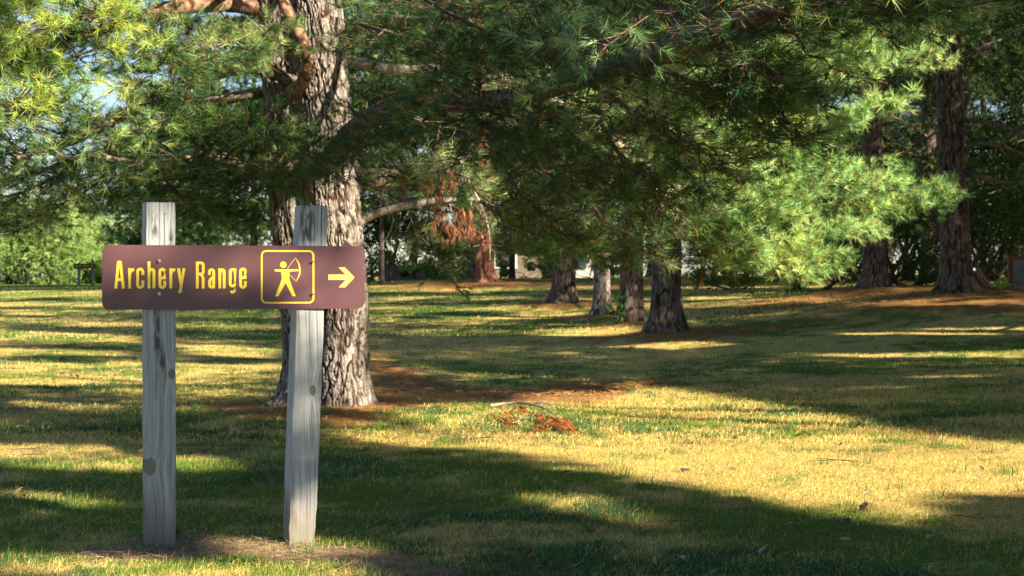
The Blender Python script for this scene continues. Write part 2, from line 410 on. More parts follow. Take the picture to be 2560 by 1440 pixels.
print('ground')
def axis(segs):
    out = []
    for a, b, s in segs: out += list(np.arange(a, b, s))
    return np.array(out)
xs = axis([(-260, -60, 20), (-60, -14, 2), (-14, 16, .14), (16, 60, 2), (60, 261, 20)])
ys = axis([(-60, 0, 3), (0, 5, .4), (5, 30, .11), (30, 70, .35), (70, 130, 2), (130, 420, 15)])
X, Y = np.meshgrid(xs, ys); Xf, Yf = X.ravel(), Y.ravel()
Z = gz(Xf, Yf)
gm = green_shade_mask(Xf, Yf); bd, dt = beds(Xf, Yf, Z)
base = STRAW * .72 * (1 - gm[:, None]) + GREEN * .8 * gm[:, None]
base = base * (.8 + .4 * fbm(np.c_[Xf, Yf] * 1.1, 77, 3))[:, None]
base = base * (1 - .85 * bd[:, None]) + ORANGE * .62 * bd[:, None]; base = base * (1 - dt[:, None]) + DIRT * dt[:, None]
ny, nx = X.shape
i = np.arange(ny - 1)[:, None] * nx + np.arange(nx - 1)[None]
FG = np.stack([i, i + 1, i + nx + 1, i + nx], -1).reshape(-1, 4)
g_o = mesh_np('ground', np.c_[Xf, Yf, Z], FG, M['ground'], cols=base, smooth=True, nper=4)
tag(g_o, None, None, kind='structure')

# ------------------------------------------------------------------ grass
print('grass')
def sample_wedge(n, y0, y1, p, margin=1.6, rng=RNG):
    u = rng.random(n)
    if abs(p - 1) < 1e-6: y = y0 * (y1 / y0) ** u
    else: y = (y0 ** (1 - p) + u * (y1 ** (1 - p) - y0 ** (1 - p))) ** (1 / (1 - p))
    hw = y * 1280 / F + margin
    return (rng.random(n) * 2 - 1) * hw, y
def blades(n, y0, y1, p, hmul, wmul, flat=.3, margin=1.4):
    x, y = sample_wedge(n, y0, y1, p, margin)
    x += 0; z = gz(x, y); b, d = beds(x, y, z); g = green_shade_mask(x, y)
    r = RNG.random(n)
    keep = (r > b * .93) & (r > d * .86)
    x, y, z, g, b = (a[keep] for a in (x, y, z, g, b)); n = len(x)
    lng = vnoise(np.c_[x, y] * 2.2, 83)
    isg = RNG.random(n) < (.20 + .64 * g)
    lying = (~isg) & (RNG.random(n) < flat + .25)
    h = (.018 + .022 * RNG.random(n) ** 1.5 + .022 * lng * g) * hmul
    wd = (.0028 + .002 * RNG.random(n)) * wmul
    a = RNG.random(n) * 2 * pi
    tilt = np.where(lying, 1.2 + .3 * RNG.random(n), .15 + .75 * RNG.random(n))
    dr = np.c_[np.cos(a) * np.sin(tilt), np.sin(a) * np.sin(tilt), np.cos(tilt)]
    L = h * np.where(lying, 1.7, 1.)
    s = np.c_[-np.sin(a + .8), np.cos(a + .8), np.zeros(n)] * (wd * .5)[:, None]
    b0 = np.c_[x, y, z - .003 + np.where(lying, .008 + .012 * RNG.random(n), 0)]
    V = np.stack([b0 - s, b0 + s, b0 + dr * L[:, None]], 1).reshape(-1, 3)
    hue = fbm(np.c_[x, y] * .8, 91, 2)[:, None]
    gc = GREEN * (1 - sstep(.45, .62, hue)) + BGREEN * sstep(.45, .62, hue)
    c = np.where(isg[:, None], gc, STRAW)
    pb_ = sstep(.54, .66, fbm(np.c_[x, y] * 1.3, 97, 3)); br = (~isg) & (RNG.random(n) < .15 + .55 * pb_); c[br] = BROWN
    c = c * (.65 + .6 * RNG.random((n, 1)))
    C = np.repeat(c, 3, 0); C[0::3] *= .75; C[1::3] *= .75
    return V, C
gp = [blades(600000, 5.2, 13, 1.0, 1.0, 1.0, margin=3.2), blades(340000, 13, 34, 1.0, 1.25, 2.2, margin=3.5), blades(120000, 34, 110, 1.0, 1.9, 6., margin=3)]
# scattered longer tufts of coarse grass
tx, ty = sample_wedge(420, 6.3, 30, 1.0)
ax_, ay_ = [], []
for x, y in zip(tx, ty):
    k = RNG.integers(10, 26); ax_.append(x + RNG.normal(size=k) * .035); ay_.append(y + RNG.normal(size=k) * .035)
ax_ = np.concatenate(ax_); ay_ = np.concatenate(ay_); n = len(ax_)
a = RNG.random(n) * 2 * pi; ti = .2 + .8 * RNG.random(n); L = .05 + .07 * RNG.random(n)
dr = np.c_[np.cos(a) * np.sin(ti), np.sin(a) * np.sin(ti), np.cos(ti)]
s = np.c_[-np.sin(a), np.cos(a), np.zeros(n)] * .0022 * (1 + ay_ / 25)[:, None]
b0 = np.c_[ax_, ay_, gz(ax_, ay_) - .003]
V = np.stack([b0 - s, b0 + s, b0 + dr * L[:, None]], 1).reshape(-1, 3)
C = np.repeat((GREEN * .5 + BGREEN * .7) * (.7 + .6 * RNG.random((n, 1))), 3, 0)
gp.append((V, C))
V = np.concatenate([q[0] for q in gp]); C = np.concatenate([q[1] for q in gp])
g2 = mesh_np('grass', V, np.arange(len(V)).reshape(-1, 3), M['grass'], cols=C)
tag(g2, 'short mown lawn of mixed green and straw coloured grass', None, kind='stuff')

# fallen needles in the beds and thinly over the lawn
def litter(n, y0, y1, p, lm, wm, base_p):
    x, y = sample_wedge(n, y0, y1, p); z = gz(x, y); b, d = beds(x, y, z)
    k = RNG.random(n) < np.maximum(np.maximum(b, d * .8), base_p); x, y, z, d = x[k], y[k], z[k], d[k]; n = len(x)
    a = RNG.random(n) * 2 * pi; t = RNG.normal(size=n) * .18
    dr = np.c_[np.cos(a) * np.cos(t), np.sin(a) * np.cos(t), np.abs(np.sin(t))]
    s = nrm(np.c_[-np.sin(a), np.cos(a), RNG.normal(size=n) * .5]) * (.0011 * wm)
    b0 = np.c_[x, y, z + .004 + .016 * RNG.random(n)]
    V = np.stack([b0 - s, b0 + s, b0 + dr * (.05 + .06 * RNG.random(n))[:, None] * lm], 1).reshape(-1, 3)
    c = np.where((RNG.random(n) < .5)[:, None], ORANGE, BROWN * 1.1); c = np.where((d > 0)[:, None], DIRT * 1.15, c)
    c = c * (.55 + .8 * RNG.random((n, 1)))
    return V, np.repeat(c, 3, 0)
lp = [litter(260000, 6.2, 20, 1.0, .9, 1.1, .035), litter(160000, 20, 70, 1.0, 1.6, 4, .02)]
V = np.concatenate([q[0] for q in lp]); C = np.concatenate([q[1] for q in lp])
g3 = mesh_np('pine_needle_litter', V, np.arange(len(V)).reshape(-1, 3), M['litter'], cols=C)
tag(g3, 'rust coloured fallen pine needles lying in beds round the trunks', None, kind='stuff')

# ------------------------------------------------------------------ the archery sign
print('sign')
def panel_mat(name, base, rough=.42):
    m, n, N, Lk = newmat(name)
    tc = N('TexCoord'); mp = N('Mapping'); mp.inputs['Scale'].default_value = (1, 1, 60); nz = N('TexNoise'); nz.inputs['Scale'].default_value = 3; nz.inputs['Detail'].default_value = 5
    cr = N('ValToRGB'); cr.color_ramp.elements[0].color = tuple(c * .94 for c in base) + (1,); cr.color_ramp.elements[1].color = tuple(c * 1.06 for c in base) + (1,)
    n2 = N('TexNoise'); n2.inputs['Scale'].default_value = 130; n2.inputs['Detail'].default_value = 3
    c2 = N('ValToRGB'); c2.color_ramp.elements[0].position = .74; c2.color_ramp.elements[1].position = .80
    mx = N('MixRGB'); mx.inputs[2].default_value = tuple(min(1, c * 2.2 + .05) for c in base) + (1,)
    p = N('BsdfPrincipled'); p.inputs['Roughness'].default_value = rough; p.inputs['Specular IOR Level'].default_value = .5; p.inputs['Sheen Weight'].default_value = .15; o = N('OutputMaterial')
    Lk(tc.outputs['Object'], mp.inputs[0]); Lk(mp.outputs[0], nz.inputs[0]); Lk(nz.outputs[0], cr.inputs[0]); Lk(cr.outputs[0], mx.inputs[1])
    Lk(tc.outputs['Object'], n2.inputs[0]); Lk(n2.outputs[0], c2.inputs[0]); Lk(c2.outputs[0], mx.inputs[0]); Lk(mx.outputs[0], p.inputs['Base Color']); Lk(p.outputs[0], o.inputs[0])
    return m
def wood_mat(name, knots=(), cracks=(), streak=None, base=(.26, .275, .285), hi=(.46, .475, .485), dark=(.09, .092, .095), dirt_h=.35):
    """weathered post: grain along z, knots (x,z,r), cracks (x,width,z0,z1), all in object space on the front face"""
    m, n, N, Lk = newmat(name)
    def math(op, a, b=None, c=None):
        q = N('Math'); q.operation = op
        for i, v in enumerate((a, b, c)):
            if v is None: continue
            if isinstance(v, (int, float)): q.inputs[i].default_value = v
            else: Lk(v, q.inputs[i])
        return q.outputs[0]
    tc = N('TexCoord'); sp = N('SeparateXYZ'); Lk(tc.outputs['Object'], sp.inputs[0]); x, y, z = sp.outputs
    wob = N('TexNoise'); wob.inputs['Scale'].default_value = 3.0; wob.inputs['Detail'].default_value = 2; Lk(tc.outputs['Object'], wob.inputs[0])
    # grain bends round the knots
    xx = math('ADD', x, math('MULTIPLY', math('SUBTRACT', wob.outputs[0], .5), .022))
    kd = None
    for kx, kz, kr in knots:
        dx = math('SUBTRACT', x, kx); dz = math('MULTIPLY', math('SUBTRACT', z, kz), .62)
        d = math('SQRT', math('ADD', math('MULTIPLY', dx, dx), math('MULTIPLY', dz, dz)))
        g = math('EXPONENT', math('MULTIPLY', math('MULTIPLY', d, d), -1 / (2 * (kr * 2.2) ** 2)))
        xx = math('ADD', xx, math('MULTIPLY', math('SIGN', dx), math('MULTIPLY', g, kr * 1.3)))
        e = math('DIVIDE', d, kr); kd = e if kd is None else math('MINIMUM', kd, e)
    cb = N('CombineXYZ'); Lk(math('MULTIPLY', xx, 75), cb.inputs[0]); Lk(math('MULTIPLY', y, 75), cb.inputs[1]); Lk(math('MULTIPLY', z, 2.2), cb.inputs[2])
    gr = N('TexNoise'); gr.inputs['Scale'].default_value = 1; gr.inputs['Detail'].default_value = 7; gr.inputs['Roughness'].default_value = .65; Lk(cb.outputs[0], gr.inputs[0])
    cr = N('ValToRGB'); el = cr.color_ramp.elements; el[0].position = .28; el[0].color = (*dark, 1); el[1].position = .68; el[1].color = (*hi, 1)
    e = el.new(.43); e.color = (*base, 1); Lk(gr.outputs[0], cr.inputs[0])
    col = cr.outputs[0]
    def mixc(fac, c, colr, mode='MIX'):
        q = N('MixRGB'); q.blend_type = mode
        if isinstance(fac, (int, float)): q.inputs[0].default_value = fac
        else: Lk(fac, q.inputs[0])
        Lk(c, q.inputs[1]); q.inputs[2].default_value = (*colr, 1); return q.outputs[0]
    def ramp(v, a, b):
        q = N('MapRange'); q.inputs[1].default_value = a; q.inputs[2].default_value = b; q.interpolation_type = 'SMOOTHSTEP'; Lk(v, q.inputs[0]); return q.outputs[0]
    big = N('TexNoise'); big.inputs['Scale'].default_value = 4; big.inputs['Detail'].default_value = 4; mp = N('Mapping'); mp.inputs['Scale'].default_value = (1.6, 1.6, .5); Lk(tc.outputs['Object'], mp.inputs[0]); Lk(mp.outputs[0], big.inputs[0])
    col = mixc(math('MULTIPLY', ramp(big.outputs[0], .5, .72), .55), col, (.30, .285, .25))
    gm2 = N('TexNoise'); gm2.inputs['Scale'].default_value = 6; Lk(tc.outputs['Object'], gm2.inputs[0])
    col = mixc(math('MULTIPLY', ramp(gm2.outputs[0], .55, .75), .22), col, (.22, .33, .20))
    # damp foot
    foot = math('ADD', z, math('MULTIPLY', math('SUBTRACT', big.outputs[0], .5), .5))
    col = mixc(math('MULTIPLY', math('SUBTRACT', 1., ramp(foot, dirt_h * .3, dirt_h)), .8), col, (.15, .125, .095))
    if streak:
        for (sx, sw, z0, z1) in streak:
            d = math('ABSOLUTE', math('SUBTRACT', math('ADD', x, math('MULTIPLY', math('SUBTRACT', wob.outputs[0], .5), .03)), sx))
            f = math('SUBTRACT', 1., ramp(d, sw * .3, sw))
            f = math('MULTIPLY', f, math('MULTIPLY', ramp(z, z0, z0 + .08), math('SUBTRACT', 1., ramp(z, z1 - .08, z1))))
            sp2 = N('TexNoise'); sp2.inputs['Scale'].default_value = 60; sp2.inputs['Detail'].default_value = 5; mp2 = N('Mapping'); mp2.inputs['Scale'].default_value = (1, 1, .25); Lk(tc.outputs['Object'], mp2.inputs[0]); Lk(mp2.outputs[0], sp2.inputs[0])
            f = math('MULTIPLY', f, ramp(sp2.outputs[0], .40, .56))
            col = mixc(math('MULTIPLY', f, .85), col, (.055, .048, .042))
    h = gr.outputs[0]
    for (cx, cw, z0, z1) in cracks:
        d = math('ABSOLUTE', math('SUBTRACT', math('ADD', xx, math('MULTIPLY', math('SUBTRACT', gr.outputs[0], .5), .003)), cx))
        f = math('SUBTRACT', 1., ramp(d, cw * .35, cw))
        f = math('MULTIPLY', f, math('MULTIPLY', ramp(z, z0, z0 + .05), math('SUBTRACT', 1., ramp(z, z1 - .1, z1))))
        col = mixc(math('MULTIPLY', f, .72), col, (.05, .042, .036))
        h = math('SUBTRACT', h, math('MULTIPLY', f, .9))
    if kd is not None:
        col = mixc(math('SUBTRACT', 1., ramp(kd, .9, 1.15)), col, (.19, .165, .135))
        ring = math('SUBTRACT', 1., ramp(math('ABSOLUTE', math('SUBTRACT', kd, 1.05)), .03, .22))
        col = mixc(math('MULTIPLY', ring, .6), col, (.10, .08, .06))
    p = N('BsdfPrincipled'); p.inputs['Roughness'].default_value = .85; p.inputs['Specular IOR Level'].default_value = .2; o = N('OutputMaterial')
    b = N('Bump'); b.inputs['Strength'].default_value = .6; b.inputs['Distance'].default_value = .004; Lk(h, b.inputs['Height'])
    Lk(col, p.inputs['Base Color']); Lk(b.outputs[0], p.inputs['Normal']); Lk(p.outputs[0], o.inputs[0])
    return m
M['panel'] = panel_mat('brown_reflective_sheet', (.100, .036, .044), .38)
M['yellow'] = panel_mat('yellow_reflective_film', (.82, .58, .04), .4)
M['pale_yellow'] = panel_mat('faded_yellow_film', (.80, .62, .12), .45)
M['rust'] = noise_col('rusty_bolt', (.22, .09, .05), (.50, .30, .20), 90, .6)
M['zinc'] = noise_col('galvanised_bolt', (.40, .42, .45), (.62, .64, .68), 80, .45)

YAW = radians(16.5); SW, SH = 1.25, .305
cu, su = cos(YAW), sin(YAW)
UX = np.array([cu, su, 0.]); NN = np.array([su, -cu, 0.]); UZ = np.array([0, 0, 1.])
d0 = 8.05
TL = P(255, 612, d0); BL = P(255, 775, d0)
O = (TL + BL) / 2                      # left end centre of the face
KR = (d0 + SW * su) / d0
def suv(px, py):
    """photo pixel on the face -> metres (along the sign, above its centre line)"""
    s = (px - 255) / 655.; u = SW * s * (1 / (KR - s * (KR - 1)))
    top = 612 + 5 * s; bot = 775 - 2 * s
    return u, (.5 - (py - top) / (bot - top)) * SH
root = thing('archery_sign', 'brown archery range sign with yellow letters and arrow bolted to two weathered posts', 'sign', (float(O[0] + .6), float(O[1] + .2), 0.))
RL = np.array(root.location)
def sgn_obj(mb, name, mat, parent=root, bevel=0):
    """mesh given in sign space: x along, y = out of the face (towards -y is front), z up"""
    o = mb.build(name, mat, parent, bevel)
    base = O - RL
    if parent is not root: base = np.zeros(3); o.location = base; return o
    o.location = base; o.rotation_euler = (0, 0, YAW); return o
def rrect(x0, z0, x1, z1, r, n=8):
    out = []
    for cx, cz, a0 in ((x1 - r, z1 - r, 0), (x0 + r, z1 - r, 90), (x0 + r, z0 + r, 180), (x1 - r, z0 + r, 270)):
        for k in range(n + 1):
            a = radians(a0 + 90 * k / n); out.append((cx + r * cos(a), cz + r * sin(a)))
    return out
mb = MB(); mb.prism(rrect(0, -SH / 2, SW, SH / 2, .036), -.004, .004); panel = sgn_obj(mb, 'sign_panel', M['panel'], bevel=.0008)
FY = -.0046; lay = [0]
def flat(mb, poly):
    """thin raised film cut to an outline in sign space"""
    lay[0] += 1; y = FY - .00012 * (lay[0] % 9)
    mb.prism(poly, y, -.0041)
def stroke(mb, pts, wd, closed=False):
    """constant-width stroke with mitred joints through pts in sign space"""
    pts = [np.array(p, float) for p in pts]; n = len(pts); Lf, Rt = [], []
    for i in range(n):
        a = pts[i - 1] if (i > 0 or closed) else None; b = pts[(i + 1) % n] if (i < n - 1 or closed) else None
        d1 = nrm(pts[i] - a) if a is not None else None; d2 = nrm(b - pts[i]) if b is not None else None
        if d1 is None: d1 = d2
        if d2 is None: d2 = d1
        t = nrm(d1 + d2); nn = np.array([-t[1], t[0]]); k = 1 / max(.5, float(np.dot(nn, [-d1[1], d1[0]])))
        wv = (wd[i] if hasattr(wd, '__len__') else wd) / 2
        Lf.append(pts[i] + nn * wv * k); Rt.append(pts[i] - nn * wv * k)
    lay[0] += 1; y = FY - .00012 * (lay[0] % 9); v = []; f = []
    m = n if closed else n - 1
    for i in range(n): v += [(Lf[i][0], y, Lf[i][1]), (Rt[i][0], y, Rt[i][1])]
    for i in range(m):
        j = (i + 1) % n; f.append((2 * i, 2 * i + 1, 2 * j + 1, 2 * j))
    mb.add(v, f)
def q(px, py): return suv(px, py)
# letters, drawn in a grid measured on the photograph (px in zoomed crop: 260+X/7.53, 600+Y/7.53)
def z6(X, Y): return q(260 + X / 7.53, 600 + Y / 7.53)
def z7(X, Y): return q(600 + X / 7.53, 600 + Y / 7.53)
def arc(cx, cy, rx, ry, a0, a1, n=9):
    return [(cx + rx * cos(radians(a0 + (a1 - a0) * k / n)), cy - ry * sin(radians(a0 + (a1 - a0) * k / n))) for k in range(n + 1)]
LW = 53 / 7.53 * SW / 655 * .98
def glyph(mb, strokes, zf, w=LW):
    for st in strokes: stroke(mb, [zf(*p) for p in st], w)
letters = [
    ('A', z6, [[(219, 914), (272, 404)], [(363, 914), (303, 404)], [(240, 745), (335, 745)], [(262, 418), (312, 418)]]),
    ('r', z6, [[(479, 914), (479, 530)], [(484, 640), (500, 590), (530, 562), (566, 556)]]),
    ('c', z6, [[(728, 660), (728, 600)] + arc(678, 598, 49, 48, 5, 180)[:] + arc(678, 845, 49, 50, 180, 355) + [(728, 840), (728, 765)]]),
    ('h', z6, [[(843, 914), (843, 404)], [(848, 640)] + arc(893, 598, 43, 42, 160, 0) + [(936, 640), (936, 914)]]),
    ('e', z6, [[(1050, 715), (1140, 715), (1140, 598)] + arc(1094, 600, 46, 46, 0, 180) + arc(1094, 850, 46, 48, 180, 355) + [(1140, 845), (1140, 770)]]),
    ('r2', z6, [[(1252, 914), (1252, 534)], [(1257, 645), (1272, 598), (1300, 568), (1338, 560)]]),
    ('y', z6, [[(1396, 536), (1446, 850)], [(1500, 536), (1446, 880), (1432, 975), (1392, 978)]]),
    ('R', z6, [[(1750, 916), (1750, 410)], [(1752, 436), (1820, 436)] + arc(1822, 480, 40, 44, 90, 0) + [(1862, 590)] + arc(1822, 600, 40, 44, 0, -90) + [(1752, 644)], [(1800, 652), (1835, 668), (1858, 710), (1860, 916)]]),
    ('a', z6, [[(1978, 662), (1978, 612)] + arc(2018, 604, 40, 40, 175, 0) + [(2058, 640), (2058, 916)], [(2052, 700), (2010, 730), (1982, 780), (1982, 850)] + arc(2012, 856, 30, 36, 180, 330)]),
    ('n', z6, [[(2172, 916), (2172, 540)], [(2178, 645)] + arc(2217, 604, 38, 38, 160, 0) + [(2255, 645), (2255, 916)]]),
    ('g', z6, [[(2458, 545), (2458, 950)] + arc(2415, 945, 43, 42, 0, -150), [(2458, 600)] + arc(2412, 600, 44, 38, 0, 180) + arc(2412, 830, 44, 42, 180, 360)]),
    ('e2', z7, [[(0, 715), (92, 715), (92, 598)] + arc(48, 600, 45, 46, 0, 180) + arc(48, 850, 45, 48, 180, 355) + [(92, 845), (92, 780)]]),
]
word1 = MB(); word2 = MB()
for nm_, zf, st in letters:
    glyph(word1 if nm_ in ('A', 'r', 'c', 'h', 'e', 'r2', 'y') else word2, st, zf)
def panel_part(mb, name, mat):
    o = mb.build(name, mat, panel); return o
a1 = panel_part(word1, 'lettering', M['yellow']); a1['label'] = 'yellow word Archery in condensed letters'
a2 = panel_part(word2, 'lettering', M['yellow']); a2['label'] = 'yellow word Range in condensed letters'
# arrow
mb = MB(); flat(mb, [z7(*p) for p in [(1650, 662), (1975, 662), (1842, 527), (1962, 527), (2142, 716), (1968, 902), (1842, 902), (1975, 762), (1650, 762)]][::-1])
panel_part(mb, 'arrow', M['pale_yellow'])
# framed archer pictogram
mb = MB()
fr = rrect(*z7(400, 1190), *z7(1370, 220), .022, 8); stroke(mb, fr, .0088, closed=True)
panel_part(mb, 'pictogram_border', M['yellow'])
mb = MB()
flat(mb, [z7(805 + 60 * cos(radians(a)), 473 + 60 * sin(radians(a))) for a in range(0, 360, 15)])
flat(mb, [z7(*p) for p in [(640, 560), (1110, 560), (1110, 592), (925, 604), (915, 700), (915, 745), (1038, 1068), (978, 1068), (848, 812), (712, 1068), (652, 1068), (778, 745), (765, 612), (645, 596)]][::-1])
bw = [(1032, 345), (1075, 410), (1105, 480), (1116, 560), (1112, 640), (1088, 710), (1048, 785)]
stroke(mb, [z7(*p) for p in bw], [.001, .0045, .0068, .0075, .0068, .0055, .001])
stroke(mb, [z7(1034, 342), z7(880, 552)], .0017); stroke(mb, [z7(1048, 786), z7(918, 662)], .0017)
panel_part(mb, 'archer_pictogram', M['yellow'])
# bolts
for (px, py, mt) in ((397.5, 652, 'rust'), (397.5, 735, 'zinc'), (780, 655.5, 'rust'), (780, 736, 'rust')):
    u, v = suv(px, py); mb = MB()
    mb.lathe([(.0085, 0), (.0085, -.0015), (.0052, -.002), (.0052, -.0135), (.0048, -.0155), (.002, -.0162)], (u, -.004, v), (0, 1, 0), 16)
    b = sgn_obj(mb, 'bolt', M[mt]); b['label'] = 'galvanised bolt' if mt == 'zinc' else 'rusty bolt'

def post(uc, uc_base, top_z, mat, foot_cut, extra=0):
    """square post behind the panel, centre uc along the sign at mid height, uc_base at the ground"""
    nz_, hw = 60, .069; V = []; Fq = []
    tz = top_z
    prof = []
    r = .006
    for cx, cy, a0 in ((hw - r, hw - r, 0), (-hw + r, hw - r, 90), (-hw + r, -hw + r, 180), (hw - r, -hw + r, 270)):
        for k in range(3):
            a = radians(a0 + 45 * k); prof.append((cx + r * cos(a), cy + r * sin(a)))
    prof = np.array(prof); m = len(prof)
    zs = np.linspace(-.06, tz, nz_)
    sl = (uc - uc_base) / (O[2])
    for i, z in enumerate(zs):
        pr = prof.copy()
        if z < .30: # worn foot
            k = (1 - max(z, 0) / .30)
            pr[:, 0] *= 1 - foot_cut * k * (.7 + .3 * sin(z * 60)); 
        pr[:, 0] += .0012 * np.sin(z * 23 + prof[:, 0] * 50); pr[:, 1] += .001 * np.sin(z * 17 + 1)
        if i == nz_ - 1: pr = pr * .985
        cx = (z - O[2]) * sl
        V += [(cx + a, b, z) for a, b in pr]
    for i in range(nz_ - 1):
        Fq += [(i * m + k, i * m + (k + 1) % m, (i + 1) * m + (k + 1) % m, (i + 1) * m + k) for k in range(m)]
    mb = MB(); mb.add(V, Fq + [tuple((nz_ - 1) * m + k for k in range(m)), tuple(range(m))[::-1]])
    o = mb.build('post', mat, root)
    o.location = O + UX * uc - NN * (.069 + .004 + .0015 + abs(extra) * .07) - RL - UZ * O[2]; o.rotation_euler = (0, 0, YAW + extra)
    return o
uL, _ = suv(400, 690); uR, _ = suv(777, 690)
M['post1'] = wood_mat('weathered_post', knots=[(.050, .835, .014), (-.050, .40, .022)], cracks=[(.012, .0016, -.1, 1.05), (-.006, .0018, 1.36, 1.8), (.018, .002, 1.40, 1.62), (-.02, .0012, .5, 1.2), (.045, .001, .2, 1.6)],
    streak=[(-.018, .022, .88, 1.25), (-.028, .022, 1.44, 1.63), (.048, .016, 1.36, 1.55), (.008, .02, .80, 1.0)], dirt_h=.33)
M['post2'] = wood_mat('pale_weathered_post', knots=[(.006, .745, .014)], cracks=[(-.010, .0014, .1, 1.2), (.050, .003, 1.42, 1.8), (.012, .0012, -.1, .9), (.03, .001, .4, 1.7)],
    streak=[(-.02, .05, 1.4, 1.75)], base=(.32, .325, .325), hi=(.54, .54, .53), dirt_h=.26)
p1 = post(uL, uL + .004, P(0, 507, 8.18)[2], M['post1'], .05, radians(4)); p1['label'] = 'left post with dark streak and two knots'
p2 = post(uR, uR - .048, P(0, 513, 8.33)[2], M['post2'], .13, radians(2.5)); p2['label'] = 'right post leaning with pale sunlit face'
for po, (x, z) in ((p1, (.02, 1.595)), (p2, (.010, 1.60))):
    mb = MB(); mb.lathe([(.0045, 0), (.0045, -.002), (.002, -.003)], (x, -.069, z), (0, 1, 0), 10); mb.build('nail', M['rust'], po)

# sun targets on and round the sign
for u in np.linspace(.0, SW, 9):
    tg(O + UX * u + UZ * .09, .15, .3)
    if u > .4: tg(O + UX * u - UZ * .04, .10, .3)
for u, zz in [(uL, 1.45), (uL, 1.52), (uL, 1.60)]: tg(O + UX * u + UZ * (zz - O[2]), .15, .3)
for zz in (1.05, .95, .85, .75, .65): tg(O + UX * (uR - .02) + UZ * (zz - O[2]), .13, .3)
for zz in (.5, .3): tg(O + UX * (uR - .03) + UZ * (zz - O[2]), .05, .3)
# ------------------------------------------------------------------ trees
print('trees')
def stem(cfn, rfn, zs, nang, amp, cell, seed, loc=None, bark_top=None):
    """displaced trunk: cfn(z)->(x,y), rfn(z,a)->radius; returns V,F,bark mask"""
    a = np.linspace(0, 2 * pi, nang, endpoint=False); A, Zg = np.meshgrid(a, zs)
    Af, Zf = A.ravel(), Zg.ravel(); R = rfn(Zf, Af); c = np.array([cfn(z) for z in zs]); c = np.repeat(c, nang, 0)
    Rm = float(np.mean(rfn(np.full(4, 1.2), np.array([0, 1.5, 3, 4.6]))))
    q = np.c_[np.cos(Af) * Rm, np.sin(Af) * Rm, Zf]
    wv = np.c_[fbm(q / (cell * 3), seed + 3, 2) - .5, fbm(q / (cell * 3) + 9, seed + 4, 2) - .5, np.zeros(len(q))]
    qq = (q + wv * cell * 1.5) / np.array([cell, cell, cell * 5.5])
    n1 = vnoise(qq, seed); n2 = vnoise(qq * 1.9 + 5, seed + 7)
    f = sstep(.02, .30, np.abs(2 * n1 - 1)) * (.45 + .55 * sstep(.0, .22, np.abs(2 * n2 - 1)))
    n3 = fbm(q / (cell * .32) * np.array([1, 1, .5]), seed + 9, 3)
    n4 = vnoise(q / np.array([cell * .28, cell * .28, cell * .9]), seed + 13)
    disp = amp * (f - .6) + amp * .75 * (n3 - .5) + amp * .35 * (n4 - .5)
    R = R + disp
    V = np.c_[c[:, 0] + np.cos(Af) * R, c[:, 1] + np.sin(Af) * R, Zf]
    m, n = len(zs), nang; j, k = np.meshgrid(np.arange(m - 1), np.arange(n), indexing='ij'); k2 = (k + 1) % n
    Fq = np.stack([j * n + k, j * n + k2, (j + 1) * n + k2, (j + 1) * n + k], -1).reshape(-1, 4)
    return V, Fq, np.clip(f * (.55 + .75 * n3), 0, 1)

class Fol:
    def __init__(s): s.p, s.d, s.l, s.c = [], [], [], []; s.A, s.B, s.ra, s.rb = [], [], [], []
    def tuft(s, p, d, l, c): s.p.append(p); s.d.append(d); s.l.append(l); s.c.append(c)
    def seg(s, A, B, ra, rb): s.A.append(A); s.B.append(B); s.ra.append(ra); s.rb.append(rb)
    def get(s): return tuple(np.concatenate(q) for q in (s.p, s.d, s.l, s.c))
    def segs(s): return segs_mesh(*(np.concatenate(q) for q in (s.A, s.B, s.ra, s.rb)))
DG = np.array((.019, .060, .016)); MG = np.array((.098, .205, .046)); LG = np.array((.30, .47, .18)); YG = np.array((.46, .56, .20)); BL = np.array((.03, .10, .05)); DEAD = np.array((.36, .155, .09))
BR = [np.ones(3)]  # needle colour gain: raised on sunlit boughs, lowered on shaded ones
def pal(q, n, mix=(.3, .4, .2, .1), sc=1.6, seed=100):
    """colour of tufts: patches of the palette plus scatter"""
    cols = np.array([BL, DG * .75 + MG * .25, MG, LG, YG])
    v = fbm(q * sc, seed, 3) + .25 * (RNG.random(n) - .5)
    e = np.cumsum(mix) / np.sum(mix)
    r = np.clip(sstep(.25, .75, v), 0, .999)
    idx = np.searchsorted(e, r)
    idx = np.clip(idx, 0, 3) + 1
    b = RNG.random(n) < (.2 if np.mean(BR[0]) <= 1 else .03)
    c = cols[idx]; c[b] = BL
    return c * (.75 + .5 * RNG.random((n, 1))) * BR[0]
UP = np.array([0, 0, 1.])
